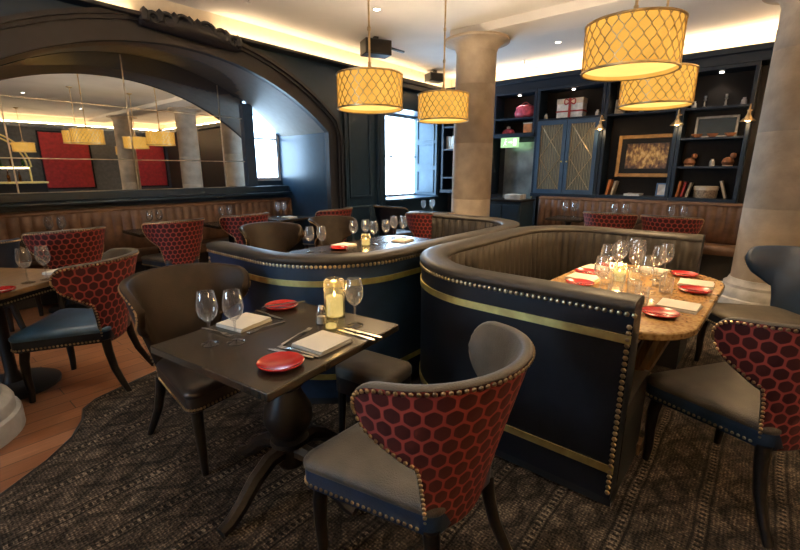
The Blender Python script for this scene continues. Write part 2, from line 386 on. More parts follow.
struct(MB().bb(XL, XB, YR - .001, YR + .012, 2.97, ZC).build('trim_8', 'cream'))
# beam from column to column
struct(MB().bb(5.18, 5.74, YR, 3.5, ZC - .10, ZC + .01).build('trim_9', 'ceiling', bev=.01))
# wall panel mouldings right of the arch
pm = MB()
def frame_xz(o, x0, x1, z0, z1, y, t=.035, d=.02):
    o.bb(x0, x1, y - d, y, z0, z0 + t); o.bb(x0, x1, y - d, y, z1 - t, z1); o.bb(x0, x0 + t, y - d, y, z0 + t, z1 - t); o.bb(x1 - t, x1, y - d, y, z0 + t, z1 - t)
frame_xz(pm, 4.98, 5.48, 1.0, 2.72, YA); frame_xz(pm, 4.98, 5.48, .18, .86, YA)
pm.bb(4.86, 4.93, YA - .05, YA, 0, 2.85); pm.bb(5.62, 5.80, YA - .06, YA, 0, 2.85); pm.bb(5.66, 5.76, YA - .075, YA - .06, .1, 2.8)
struct(pm.build('trim_10', 'navy_paint', bev=.006))
struct(MB().bb(4.8, W1 + .3, YA - .02, YA, 0, .14).build('baseboard_left', 'navy_paint'))
# arch architrave: stepped bands that run round the arch and down both jambs
ar = MB()
def arch_band(o0, o1, d):                               # o0,o1 offsets outwards, d depth out of the wall
    pts = []
    for x in (A0,): pts.append(((x, 0.0), (-1, 0)))
    a_0 = math.atan2(archz(A0) - (AZ - AR), A0 - AX); a_1 = math.atan2(archz(A1) - (AZ - AR), A1 - AX)
    pts.append(((A0, archz(A0) - .04), (-1, 0)))
    for k in range(49):
        a = a_0 + (a_1 - a_0) * k / 48; pts.append(((AX + AR * math.cos(a), AZ - AR + AR * math.sin(a)), (math.cos(a), math.sin(a))))
    pts.append(((A1, archz(A1) - .04), (1, 0))); pts.append(((A1, 0), (1, 0)))
    rows = []
    for (x, z), (nx_, nz) in pts:
        p0 = (x + nx_ * o0, z + nz * o0); p1 = (x + nx_ * o1, z + nz * o1)
        rows.append([(p0[0], YA, p0[1]), (p0[0], YA - d, p0[1]), (p1[0], YA - d, p1[1]), (p1[0], YA, p1[1])])
    ar.grid(rows)
arch_band(0, .05, .085); arch_band(.05, .19, .045); arch_band(.19, .225, .075); arch_band(.225, .27, .11)
struct(ar.build('trim_11', 'dark_paint', ang=30))
sf = MB(); rows = []
for i in range(41):
    x = A0 + .006 + (A1 - A0 - .012) * i / 40
    rows.append([(x, YA - .002, archz(x) - .004), (x, YM - .03, archb(x) - .012), (x, YM - .03, archb(x) + .02), (x, YA - .002, archz(x) + .03)])
sf.grid(rows); struct(sf.build('trim_13', 'soffit', ang=25))
# carved crest on the crown of the arch
c_ = MB()
def scroll(cx, cz, r0, turns, sgn, y):
    c_.tube([(cx + sgn * r0 * (1 - .8 * k / 26) * math.cos(turns * 2 * PI * k / 26), y, cz + r0 * (1 - .8 * k / 26) * math.sin(turns * 2 * PI * k / 26)) for k in range(27)], lambda t: .022 - .01 * t, 6)
def arcz(x, o): return archz(x) + o
CX = AX + .16
pts_ = [(CX + (k - 12) * .046, YA - .10, arcz(CX + (k - 12) * .046, .19)) for k in range(25)]
c_.tube(pts_, lambda t: .045 + .06 * math.sin(PI * t) ** .7, 10)
for dx, r0 in ((-.44, .065), (-.30, .08), (-.13, .095), (.11, .10), (.28, .085), (.43, .065)):
    scroll(CX + dx, arcz(CX + dx, .205), r0, 1.4, -1 if dx < 0 else 1, YA - .17)
for dx in (-.52, -.37, -.22, -.06, .03, .19, .36, .50):
    c_.lathe([(0.0, -.07), (.045, -.04), (.055, 0), (.04, .05), (0.0, .09)], (CX + dx, YA - .15, arcz(CX + dx, .225)), 8)
tag(c_.build('carved_crest', 'dark_paint'), 'dark carved scrollwork crest on the crown of the arch', 'carving')
# led strips lying on the cornices
def strip(o, label):
    return tag(o, label, 'light strip', 'hidden cove light strips')
strip(MB().bb(A0 - .3, XB - .4, YA - .11, YA - .05, 3.0, 3.012).build('cove_light', 'led'), 'warm cove light strip along the top of the arch wall')
strip(MB().bb(XB - .30, XB - .10, .2, YA - .2, 2.971, 2.985).build('cove_light', 'led'), 'warm cove light strip above the bookcases')
strip(MB().bb(XB - .16, XB - .06, YR + .2, .1, 3.0, 3.012).build('cove_light', 'led_boost'), 'added warm cove light strip along the unseen end of the back wall')  # unseen strip, added to brighten the ceiling in the mirror
strip(MB().bb(XL + .04, XL + .10, YR + .2, YA - .2, 2.97, 2.985).build('cove_light', 'led_boost'), 'added warm cove light strip on the side wall behind the camera')  # another unseen strip, added to lift the reflected ceiling
strip(MB().bb(XL + .2, XB - .2, YR + .04, YR + .10, 2.97, 2.985).build('cove_light', 'led_boost'), 'warm cove light strip seen only in the mirror')

# mirror in the alcove: pane with joints, clipped by the arch
mx = MB(); n_ = 36; x0m, x1m = A0 + .01, 3.80
rows = []
for i in range(n_ + 1):
    x = x0m + (x1m - x0m) * i / n_; rows.append([(x, YM, 1.2), (x, YM, archb(x) - .02), (x, YM + .03, archb(x) - .02), (x, YM + .03, 1.2)])
mx.grid(rows)
mir = tag(mx.build('wall_mirror', 'mirror', ang=20), 'huge arched mirror wall in the alcove above the leather bench', 'mirror')
jo = MB()
for x in (1.0, 2.22, 3.45): jo.bb(x - .007, x + .007, YM - .006, YM + .001, 1.2, archb(x) - .03)
for z in (1.58, 2.22): jo.bb(x0m, x1m, YM - .006, YM + .001, z - .006, z + .006)
jo.build('joint_strips', 'silver', mir)
struct(MB().bb(3.80, 3.97, YM - .06, YM + .04, 1.2, 2.44).build('trim_12', 'blue_paint', bev=.01))

# window shutter, folded against the right side of the window bay
sh = thing('window_shutter', 'pale blue panelled shutter folded open beside the bright window', 'shutter', (W1, YA + .02, WZ0 + .02))
MB().bb(-.05, -.006, 0, .56, 0, 1.56).build('board', 'shutter_paint', sh)
for i, z in enumerate((.06, .60, 1.10)):
    o = MB(); h = .45 if i < 2 else .42
    o.bb(-.07, -.05, .06, .09, z, z + h); o.bb(-.07, -.05, .47, .50, z, z + h); o.bb(-.07, -.05, .09, .47, z, z + .03); o.bb(-.07, -.05, .09, .47, z + h - .03, z + h)
    o.build('panel_moulding', 'shutter_paint', sh)

# ------------------------------------------------------------------ columns
def column(x, y, label, z=0.0):
    c = thing('column', label, 'column', (x, y, z), 0, 'round stone columns')
    top = (ZC - .105 if x > 5 and y < 3.4 else ZC - .002) - z
    b = MB(); b.lathe([(.40, .0), (.40, .09), (.395, .11), (.375, .12), (.375, .17), (.36, .20), (.33, .22), (.33, .25), (.30, .27), (.285, .31)], n=40); b.build('column_base', 'base_stone', c)
    s = MB(); pr = [(.275, .30), (.275, 1.05), (.2735, 1.053), (.2735, 1.058), (.275, 1.061), (.272, 1.80), (.2705, 1.803), (.2705, 1.808), (.272, 1.811), (.268, 2.55), (.2665, 2.553), (.2665, 2.558), (.268, 2.561), (.266, top - .14)]
    s.lathe(pr, n=40).build('shaft', 'stone', c)
    k = MB(); k.lathe([(.266, top - .15), (.275, top - .13), (.285, top - .10), (.32, top - .06), (.36, top - .04), (.43, top - .032), (.43, top)], n=40)
    k.build('capital', 'stone', c)
column(5.46, 3.25, 'round stone column standing in the middle, behind the two booths')
column(5.93, -.10, 'round stone column at the right edge beside the navy chair', .0125)
column(-.075, 3.25, 'stone column at the left edge, only its pale moulded base in view')
column(5.46, -3.5, 'stone column seen only as a reflection in the arched mirror', .0125)

# carpet with its curved edge
edge = [(XL + .5, 2.05), (-.3, 2.22), (.1, 2.46), (.30, 2.60), (.44, 2.74), (.53, 2.9), (.57, 3.04), (.66, 3.12), (.85, 3.18), (1.1, 3.25), (1.5, 3.33), (2.4, 3.36), (4.4, 3.36), (4.7, 2.0), (6.85, 2.0), (6.85, YR + .2), (XL + .5, YR + .2)]
tag(MB().prism(edge, .0, .012).build('carpet', 'carpet'), 'brown patterned carpet with cable stripes and a curved edge to the wood floor', 'carpet')
tag(MB().tube([(x, y, .012) for x, y in edge[:13]], .007, 6).build('carpet_edging', 'black_paint'), 'dark edging strip between the carpet and the wood floor', 'edging')

# ------------------------------------------------------------------ chairs
def phis():
    L = [0, 8, 16, 24, 32, 39, 44, 46, 47.5, 49, 50.5, 52, 53.5, 55, 56.5, 58, 60, 63, 68, 75, 81, 86, 90, 93, 95.5, 97.2, 98]
    return [-p for p in reversed(L[1:])] + L
def shell_z(p):
    a = abs(p)
    lo = .345 + .275 * sm(45, 59, a) + .075 * sm(55, 90, a)
    hi = .905 - .03 * (a / 98) ** 2
    if a > 80:
        t = (a - 80) / 18; k = math.sqrt(max(0, 1 - t * t)); mid = (lo + hi) / 2 + .01
        lo, hi = mid - (mid - lo) * k, mid + (hi - mid) * k
    return lo, hi
def shell_p(p, z, inset):
    t = max(0.0, (z - .345) / .56)
    W = .232 + .100 * t ** 1.15 - inset; D = .165 + .145 * t ** 1.05 - inset; a = R(p)
    flare = .012 * sm(70, 98, abs(p)) * t
    return (math.sin(a) * (W + flare), -.06 - D * math.cos(a), z)
def make_chair(label, outer='hex', lining='grey_seat', seat='grey_seat', side='navy_leather', nails='antique_brass'):
    c = thing('dining_chair', label, 'chair')
    P = phis(); NR = 10
    # seat
    def plan(z_in, y0, y1, wf, wr, nn=6, rad=.05):
        cs = [(wf - rad, y1 - rad, 0), (-(wf - rad), y1 - rad, 90), (-(wr - rad), y0 + rad, 180), (wr - rad, y0 + rad, 270)]
        return [(cx + rad * math.cos(R(a + 90 * k / nn)), cy + rad * math.sin(R(a + 90 * k / nn))) for cx, cy, a in cs for k in range(nn + 1)]
    fr = MB(); ring = plan(0, -.215, .30, .290, .188)
    fr.grid([[(x * k, y * k, z) for z, k in ((.355, .985), (.36, 1.0), (.42, 1.0), (.432, .99))] for x, y in ring], True)
    o = len(fr.v); fr.add([(x * .985, y * .985, .355) for x, y in ring], [tuple(range(len(ring)))])
    fr.build('seat_frame', side, c)
    cu = MB(); cen = (0, .015)
    cu.grid([[(cen[0] + (x - cen[0]) * k, cen[1] + (y - cen[1]) * k, z) for z, k in ((.42, .985), (.432, 1.012), (.447, 1.015), (.460, .985), (.470, .92), (.476, .75), (.480, .4), (.481, .02))] for x, y in ring], True)
    cu.add([(x * .02, y * .02 + .015, .481) for x, y in ring], [tuple(range(len(ring)))])
    cu.build('seat_cushion', seat, c, ang=60)
    nl = MB()
    for i in range(len(ring)):
        a, b = Vector(ring[i]), Vector(ring[(i + 1) % len(ring)]); L = (b - a).length
        if a.y < -.1 and b.y < -.1: continue
        m = max(1, round(L / .021))
        for k in range(m):
            q = a.lerp(b, (k + .5) / m); nn = Vector((b.y - a.y, a.x - b.x, 0)); nl.dome((q.x, q.y, .372), .0076, nn)
    nl.build('seat_nailheads', nails, c)
    # back
    out = MB(); inn = MB(); ro = []; ri = []
    for p in P:
        lo, hi = shell_z(p)
        zs = [lo + (hi - lo) * k / NR for k in range(NR + 1)]
        ro.append([shell_p(p, z, 0) for z in zs])
        tk = .036
        e = .4; sg = 1 if p >= 0 else -1; pa = min(abs(p), 97.5)
        dl = (shell_z(pa + e)[0] - shell_z(max(0, pa - e))[0]); ds = R(2 * e) * .3; ln = math.hypot(dl, ds)
        nph, nz = math.degrees(dl / ln / .3) * sg, -ds / ln
        rim = []
        for k in range(7):
            q = PI * k / 6; bl = .012 * math.sin(q) * (1 if abs(p) < 92 else .5)
            rim.append(shell_p(p + nph * bl, zs[0] + nz * bl, tk / 2 * (1 - math.cos(q))))
        row = rim + [shell_p(p, z, tk + .010 * math.sin(PI * k / NR)) for k, z in enumerate(zs) if 0 < k < NR]
        row += [shell_p(p, zs[-1] + .010 * math.sin(PI * k / 6), tk / 2 * (1 + math.cos(PI * k / 6))) for k in range(7)]
        ri.append(row)
    o = out.grid(ro)
    for i, p in enumerate(P):
        for j in range(NR + 1): out.uv[o + i * (NR + 1) + j] = (R(p) * .30 + 2, ro[i][j][2])
    bk = out.build('backrest', outer, c, ang=70)
    oi = inn.grid(ri); nr = len(ri[0])
    for c0 in (oi, oi + (len(P) - 1) * nr):
        inn.f.append(tuple(c0 + j for j in range(nr)))
    inn.build('back_lining', lining, c, ang=75)
    nb = MB(); bound = [(p, shell_z(p)[1] - .008) for p in P] + [(p, shell_z(p)[0] + .010) for p in reversed(P)]
    bpts = [Vector(shell_p(p, z, -.002)) for p, z in bound] ; acc = 0.0
    for i in range(len(bpts)):
        a, b = bpts[i], bpts[(i + 1) % len(bpts)]
        pa = bound[i][0]
        if abs(pa) < 46 and i >= len(P): continue
        L = (b - a).length
        while acc < L:
            q = a.lerp(b, acc / L) if L > 1e-6 else a
            an = math.atan2(q.x, -(q.y + .06)); nb.dome(q, .0076, (math.sin(an), -math.cos(an), -.15)); acc += .0205
        acc -= L
    nb.build('back_nailheads', nails, c)
    for sx in (-1, 1):
        MB().tube([(sx * .235, .240, .37), (sx * .242, .254, .28), (sx * .242, .258, .18), (sx * .238, .254, .08), (sx * .240, .260, .0)], lambda t: .030 - .013 * t, 8).build('leg', 'dark_wood', c, ang=60)
    for sx in (-1, 1):
        MB().tube([(sx * .165, -.19, .37), (sx * .172, -.20, .28), (sx * .185, -.225, .17), (sx * .20, -.27, .07), (sx * .21, -.305, .0)], lambda t: .028 - .011 * t, 8).build('leg', 'dark_wood', c, ang=60)
    return c
K_hex = Kind(make_chair('x', side='navy_leather_lit'))
K_hex_lit = Kind(make_chair('x', seat='seat_blue_lit'))
K_brown = Kind(make_chair('x', outer='navy_leather', lining='brown_leather', seat='black_leather', side='black_leather'))
K_navy = Kind(make_chair('x', outer='navy_leather_lit', lining='navy_leather_lit', seat='grey_seat'))
zc = .012
HB = 'curved chairs with red honeycomb backs'
K_hex.put((1.065, .815, zc), R(-1), 'nearest chair, red honeycomb back and grey seat, at the small dark table', HB)
K_hex.put((2.335, -.08, zc), R(-34), 'chair with red honeycomb back and grey seat, right edge, by the oval table', HB)
K_hex_lit.put((.745, 3.43, 0), R(50), 'red honeycomb chair with shiny blue-lit seat on the wood floor at the left table', HB)
for x, y, a, l in ((1.10, 5.26, 4, 'leftmost red honeycomb chair facing the mirror bench, back towards us'),
                   (2.13, 5.26, -2, 'second red honeycomb chair from the left facing the mirror bench'),
                   (3.02, 5.28, 3, 'third red honeycomb chair facing the mirror bench, behind the left brown chair'),
                   (4.30, 5.02, 10, 'fourth red honeycomb chair, at the right end of the mirror alcove')):
    K_hex.put((x, y, 0), R(a), l, HB)
K_hex.put((4.83, 3.52, 0), R(-48), 'red honeycomb chair left of the middle column, at the window table', HB)
K_hex.put((6.26, 1.56, zc), R(-88), 'left red honeycomb chair top showing in front of the leather bench under the shelves', HB)
K_hex.put((6.26, .85, zc), R(-92), 'right red honeycomb chair top showing in front of the leather bench under the shelves', HB)
BC = 'curved brown leather chairs'
K_brown.put((.98, 2.17, zc), R(187), 'black and brown leather chair on the far side of the small dark table', BC)
K_brown.put((2.50, 3.72, 0), R(176), 'left brown leather chair facing us across the booth table with the warm candle', BC)
K_brown.put((3.38, 3.74, 0), R(184), 'right brown leather chair facing us across the booth table with the warm candle', BC)
K_brown.put((5.32, 4.55, 0), R(-98), 'brown leather chair by the wall just below the bright window', BC)
K_navy.put((3.82, -.13, zc), R(38), 'navy leather chair in front of the right column, turned to the oval table')
K_navy.put((.36, 4.86, 0), R(8), 'navy leather chair cut off by the left edge, facing the mirror bench')

# stool at the right side of the small table
st = thing('stool', 'low stool with a grey cushion between the small dark table and the booth', 'stool', (1.485, 1.425, zc), R(7))
cu = MB(); ring = [((.125 - .04) * sx + .04 * math.cos(R(a + 15 * k)), (.17 - .04) * sy + .04 * math.sin(R(a + 15 * k))) for sx, sy, a in ((1, 1, 0), (-1, 1, 90), (-1, -1, 180), (1, -1, 270)) for k in range(7)]
cu.grid([[(x * k, y * k, z) for z, k in ((.40, .98), (.41, 1.01), (.45, 1.01), (.465, .96), (.472, .8), (.474, .02))] for x, y in ring], True); cu.build('seat_cushion', 'grey_seat', st, ang=60)
fr = MB(); fr.prism(ring, .32, .405); fr.build('seat_frame', 'black_leather', st)
for sx in (-1, 1):
    for sy in (-1, 1): MB().tube([(sx * .095, sy * .135, .33), (sx * .10, sy * .145, .0)], lambda t: .024 - .009 * t, 8).build('leg', 'dark_wood', st)

# ------------------------------------------------------------------ upholstered booths and benches
def u_path(x0, x1, yo, yb, r, n=14):
    s = 1 if yb > yo else -1
    P = [(x0, yo + (yb - s * r - yo) * k / 10) for k in range(10)]
    for k in range(n + 1):
        a = PI / 2 * k / n; P.append((x0 + r - r * math.cos(a), yb - s * r + s * r * math.sin(a)))
    L = x1 - x0 - 2 * r
    P += [(x0 + r + L * k / 12, yb) for k in range(1, 12)]
    for k in range(n + 1):
        a = PI / 2 * k / n; P.append((x1 - r + r * math.sin(a), yb - s * r + s * r * math.cos(a)))
    P += [(x1, yb - s * r + (yo - yb + s * r) * k / 10) for k in range(1, 11)]
    return P, (-1 if s > 0 else 1)                      # inside on the right / left of travel
def resample(P, step):
    P = [Vector(p) for p in P]; L = [0]
    for a, b in zip(P, P[1:]): L.append(L[-1] + (b - a).length)
    n = max(2, round(L[-1] / step)); out = []; j = 0
    for k in range(n + 1):
        t = L[-1] * k / n
        while j < len(P) - 2 and L[j + 1] < t: j += 1
        a, b = P[j], P[j + 1]; d = L[j + 1] - L[j]; q = a.lerp(b, (t - L[j]) / d if d else 0)
        out.append((q, t))
    res = []
    for i, (q, t) in enumerate(out):
        d = (out[min(i + 1, n)][0] - out[max(i - 1, 0)][0]).normalized(); res.append((q, d, t))
    return res, L[-1]
def sweep(mb, path, side, prof, step=.05, closed=True, bulge=None):
    S, L = resample(path, step); rows = []
    for q, d, t in S:
        nv = Vector((-d.y, d.x)) * side
        rows.append([(q.x + nv.x * (o + (bulge(t, L, z) if bulge else 0)), q.y + nv.y * (o + (bulge(t, L, z) if bulge else 0)), z) for o, z in prof])
    if closed: rows = [r + [r[0]] for r in rows]
    o = mb.grid(rows); nv_ = len(rows[0]); m = len(rows)
    if closed:
        mb.f.append(tuple(o + j for j in range(nv_ - 1))); mb.f.append(tuple(o + (m - 1) * nv_ + j for j in range(nv_ - 2, -1, -1)))
    return mb
def make_booth(name, label, cat, path, side, H=.95, leather='booth_leather', bands=True, seat_d=.60, chan=.085, ends=True, skin='navy_leather', nails=True):
    b = thing(name, label, cat, (path[0][0], path[0][1], zc))
    ox, oy = path[0]; path = [(x - ox, y - oy) for x, y in path]
    sweep(MB(), path, side, [(.03, 0), (.03, .07), (.12, .07), (.12, 0)]).build('plinth', 'black_paint', b)
    sweep(MB(), path, side, [(0, .06), (0, H - .045), (.10, H - .045), (.10, .06)]).build('outer_panel', skin, b)
    sweep(MB(), path, side, [(.0, H - .045), (-.008, H - .036), (-.010, H - .02), (-.002, H - .006), (.03, H), (.08, H + .003), (.12, H - .002), (.15, H - .012), (.162, H - .028), (.155, H - .045), (.02, H - .045)], bulge=None).build('top_roll', leather, b, ang=60)
    bl = lambda t, L, z: (.030 * abs(math.sin(PI * t / chan)) ** .6 * (1 if .45 < z < H - .04 else .2))
    sweep(MB(), path, side, [(.10, .40), (.13, .43), (.155, .50), (.15, .65), (.14, .80), (.135, H - .05), (.13, H - .035), (.10, H - .035)], step=chan / 6, bulge=bl).build('channel_back', leather, b, ang=80)
    sweep(MB(), path, side, [(.12, .33), (.12, .44), (.20, .455), (seat_d - .08, .46), (seat_d - .02, .445), (seat_d, .40), (seat_d - .01, .34)]).build('seat', leather, b, ang=60)
    sweep(MB(), path, side, [(.12, .0), (.12, .34), (seat_d - .06, .34), (seat_d - .06, .0)]).build('seat_base', 'black_paint', b)
    if bands:
        for z in (.775, .185): sweep(MB(), path, side, [(-.006, z), (-.006, z + .035), (.004, z + .035), (.004, z)]).build('brass_band', 'brass', b)
    if nails:
        nb = MB(); S, L = resample(path, .027)
        for q, d, t in S:
            nv = Vector((-d.y, d.x)) * side; nb.dome((q.x, q.y, H - .056), .0115, (-nv.x, -nv.y, 0))
        nb.build('nailheads', 'antique_brass', b)
        for (q, d, t), e in ((S[0], 1), (S[-1], -1)):
            nb = MB(); nv = Vector((-d.y, d.x)) * side
            for k in range(30):
                z = .09 + k * (H - .17) / 30; nb.dome((q.x + d.x * e * .012, q.y + d.y * e * .012, z), .0115, (-nv.x, -nv.y, 0))
            nb.build('end_nailheads', 'antique_brass', b)
    return b
P1, s1 = u_path(1.782, 4.10, .318, 1.66, .62)
make_booth('curved_booth', 'nearest curved booth, navy outside with brass bands, ribbed grey leather inside', 'booth', P1, s1)
P2, s2 = u_path(1.40, 4.22, 2.92, 1.70, .62)
make_booth('curved_booth', 'blue-lit curved booth behind the small dark table, back to back with the nearest booth', 'booth', P2, s2, skin='navy_leather_lit')
bA = make_booth('banquette', 'long brown leather bench along the alcove below the mirror', 'bench', [(A0 + .02, YM - .05), (A1 - .02, YM - .05)], -1, H=.99, leather='banq_leather', bands=False, seat_d=.52, skin='black_paint', nails=False, chan=.11)
bB = make_booth('banquette', 'ribbed brown leather bench along the wall below the bookcases', 'bench', [(7.50, 3.02), (7.50, .10)], -1, H=1.0, leather='banq_leather', bands=False, seat_d=.52, skin='black_paint', nails=False, chan=.11)

# ------------------------------------------------------------------ tables
def rrect(w, d, r, n=8):
    return [(cx + r * math.cos(R(a + 90 * k / n)), cy + r * math.sin(R(a + 90 * k / n))) for cx, cy, a in ((w / 2 - r, d / 2 - r, 0), (-w / 2 + r, d / 2 - r, 90), (-w / 2 + r, -d / 2 + r, 180), (w / 2 - r, -d / 2 + r, 270)) for k in range(n + 1)]
FT = (1.009, 1.508); FA = R(6.9); TZ = .75 + zc
t = thing('dining_table', 'small dark wood table with a turned pedestal in the foreground', 'table', (*FT, zc), FA)
MB().prism(rrect(.76, .705, .006), .718, .75).build('tabletop', 'table_wood', t, bev=.004)
MB().bb(-.22, .22, -.2, .2, .68, .718).build('apron', 'dark_wood', t, bev=.004)
MB().lathe([(.12, .69), (.10, .66), (.055, .62), (.05, .56), (.075, .54), (.08, .52), (.06, .50), (.075, .46), (.105, .40), (.11, .35), (.085, .29), (.06, .265), (.085, .255), (.088, .235), (.07, .22), (.075, .15), (.06, .12)], n=28).build('pedestal', 'dark_wood', t)
for k in range(4):
    a = PI / 2 * k
    MB().tube([(math.cos(a) * r, math.sin(a) * r, z) for r, z in ((.04, .20), (.12, .20), (.20, .155), (.28, .08), (.34, .04), (.38, .03))], lambda q: .040 - .014 * q, 8).build('foot', 'dark_wood', t)
# oval burl table in the nearest booth
T2 = (2.775, .555); T2A = R(-2)
t = thing('dining_table', 'oval burl table crowded with glasses inside the nearest booth', 'table', (*T2, zc), T2A)
tp = MB(); rr = rrect(1.52, .86, .30, 10); tp.prism(rr, .71, .75); tp.build('tabletop', 'burl', t, bev=.008)
for sx in (-1, 1):
    o = MB()
    for sy in (-1, 1): o.tube([(sx * .42, sy * .06, .04), (sx * .44, sy * .17, .36), (sx * .46, sy * .27, .71)], .035, 6)
    o.bb(sx * .44 - .04, sx * .44 + .04, -.27, .27, 0, .06); o.bb(sx * .46 - .035, sx * .46 + .035, -.3, .3, .66, .71)
    o.build('trestle', 'mid_wood', t)
MB().bb(-.42, .42, -.03, .03, .30, .36).build('stretcher', 'mid_wood', t)
def ped_table(label, x, y, w, d, rz, m='table_wood', r=.02, bead=False, z=0.0, rbase=.26):
    t = thing('dining_table', label, 'table', (x, y, z), rz)
    MB().prism(rrect(w, d, r), .715, .75).build('tabletop', m, t, bev=.004)
    MB().lathe([(.10, .715), (.05, .69), (.035, .6), (.035, .12), (.06, .05)], n=16).build('pedestal', 'dark_wood', t)
    MB().lathe([(rbase, .0), (rbase, .018), (rbase * .9, .03), (.05, .05), (.035, .08)], n=28).build('base', 'black_paint', t)
    if bead:
        MB().bb(-w / 2 + .03, w / 2 - .03, -d / 2 + .03, d / 2 - .03, .665, .715).build('apron', 'dark_wood', t)
        for e in (0, 1):
            o = MB()
            for i in range(int((w - .1) / .02)):
                if e: o.dome((w / 2 - .03, -d / 2 + .05 + i * .02, .68), .007, (1, 0, 0))
                else: o.dome((-w / 2 + .05 + i * .02, -d / 2 + .03, .68), .007, (0, -1, 0))
            o.build('apron_nailheads', 'antique_brass', t)
    return t
ped_table('square wooden table at the left edge beside the chair with the blue-lit seat', .36, 3.77, .74, .74, R(33), 'mid_wood', bead=True)
ped_table('long table inside the blue booth with white napkins and a warm candle', 2.82, 2.72, 1.5, .78, 0, 'table_wood', r=.2, z=zc, rbase=.3)
ROWA = [(1.12, 'first'), (2.10, 'second'), (3.02, 'third'), (3.92, 'fourth')]
for x, l in ROWA: ped_table('%s small table from the left along the mirror bench' % l, x, 5.58, .62, .56, 0, 'table_wood', rbase=.2)
ped_table('small table by the bright window, left of the middle column', 5.88, 4.38, .70, .70, R(10), 'table_wood')
for y, l in ((2.25, 'leftmost'), (1.55, 'middle'), (.85, 'rightmost')): ped_table('%s small table at the leather bench below the bookcases' % l, 6.67, y, .54, .52, 0, 'table_wood', rbase=.2, z=zc if y < 2 else 0)

# ------------------------------------------------------------------ tableware
g = MB(); g.lathe([(.0, .0), (.036, .0), (.037, .003), (.02, .006), (.006, .012), (.0042, .03), (.0042, .085), (.006, .096), (.018, .104), (.033, .122), (.041, .148), (.040, .172), (.034, .205), (.031, .222), (.0298, .222), (.0328, .205), (.0388, .172), (.0398, .148), (.0318, .124), (.016, .107), (0.0, .101)], n=20)
K_glass = Kind(tag(g.build('wine_glass', 'glass'), 'x', 'wine glass'))
g = MB(); g.lathe([(.0, .0), (.031, .0), (.033, .004), (.036, .10), (.0345, .10), (.0315, .008), (0, .008)], n=18)
K_tumbler = Kind(tag(g.build('water_tumbler', 'glass'), 'x', 'tumbler'))
def napkin_thing():
    n = thing('folded_napkin', 'x', 'napkin')
    def pad(s, z0, h, rz, pf=.003):
        nn = 8; rows = []
        q = MB(); ca, sa = math.cos(rz), math.sin(rz)
        def pt(u, v, z): 
            x, y = (u - .5) * .18 * s, (v - .5) * .165 * s; return (x * ca - y * sa, x * sa + y * ca, z)
        top = [[pt(i / nn, j / nn, z0 + h + pf * math.sin(PI * i / nn) * math.sin(PI * j / nn)) for j in range(nn + 1)] for i in range(nn + 1)]
        q.grid(top)
        ed = [(0, j) for j in range(nn)] + [(i, nn) for i in range(nn)] + [(nn, nn - j) for j in range(nn)] + [(nn - i, 0) for i in range(nn)]
        q.grid([[pt(i / nn, j / nn, z0), pt(i / nn, j / nn, z0 + h)] for i, j in ed], True)
        q.add([pt(0, 0, z0), pt(1, 0, z0), pt(1, 1, z0), pt(0, 1, z0)], [(0, 3, 2, 1)])
        return q
    pad(1.0, .0005, .007, 0).build('lower_fold', 'napkin', n); pad(.97, .0085, .008, .05, .006).build('upper_fold', 'napkin', n)
    return n
K_nap = Kind(napkin_thing())
g = MB(); g.lathe([(0, .002), (.045, .0), (.06, .004), (.080, .014), (.084, .020), (.081, .021), (.06, .012), (.04, .008), (0, .008)], n=32)
K_plate = Kind(tag(g.build('side_plate', 'red_ceramic'), 'x', 'plate'))
def flat_strip(mb, pts, h=.0025, z=.004):
    n = len(pts); L = [(x - w / 2, y, z + dz) for x, y, w, dz in pts]; Rr = [(x + w / 2, y, z + dz) for x, y, w, dz in pts]
    mb.grid([[a, (a[0], a[1], a[2] + h), (b[0], b[1], b[2] + h), b, a] for a, b in zip(L, Rr)])
    return mb
def knife():
    k = thing('table_knife', 'x', 'knife')
    flat_strip(MB(), [(0, -.105, .010, 0), (0, -.10, .014, .001), (0, -.03, .011, .001), (0, .0, .009, .001)], .005, .001).build('handle', 'steel', k)
    flat_strip(MB(), [(0, .0, .010, 0), (.002, .03, .018, 0), (.002, .08, .018, 0), (.0, .102, .009, 0), (-.003, .11, .001, 0)], .0018, .003).build('blade', 'steel', k); return k
def fork():
    k = thing('table_fork', 'x', 'fork')
    flat_strip(MB(), [(0, -.10, .008, 0), (0, -.095, .014, .001), (0, -.05, .010, .003), (0, .02, .006, .006), (0, .04, .012, .004), (0, .058, .022, .002)], .0025, .002).build('handle', 'steel', k)
    o = MB()
    for i in range(4): flat_strip(o, [(-.0085 + i * .0057, .057, .004, .002), (-.0085 + i * .0057, .085, .003, .001), (-.0085 + i * .0057, .10, .002, .004)], .002, .002)
    o.build('tines', 'steel', k); return k
K_knife = Kind(knife()); K_fork = Kind(fork())
def fl(u, v, z=0): # local point on the front table
    ca, sa = math.cos(FA), math.sin(FA); return (FT[0] + u * ca - v * sa, FT[1] + u * sa + v * ca, TZ + z)
def fl_w(x, y, z=0): return (x, y, TZ + z)
K_glass.put(fl_w(.757, 1.640), 0, 'left wine glass of the pair at the far left of the small dark table', 'wine glasses')
K_glass.put(fl_w(.832, 1.575), 0, 'right wine glass of the pair at the far left of the small dark table', 'wine glasses')
K_glass.put(fl_w(1.285, 1.345), 0, 'single wine glass right of the candle on the small dark table', 'wine glasses')
K_nap.put(fl_w(.975, 1.755), FA + R(3), 'folded cream napkin behind the pair of glasses on the small dark table', 'napkins')
K_nap.put(fl_w(1.048, 1.292), FA - R(3), 'folded cream napkin in front of the candle on the small dark table', 'napkins')
K_plate.put(fl_w(1.225, 1.822), 0, 'red side plate at the far corner of the small dark table', 'red side plates')
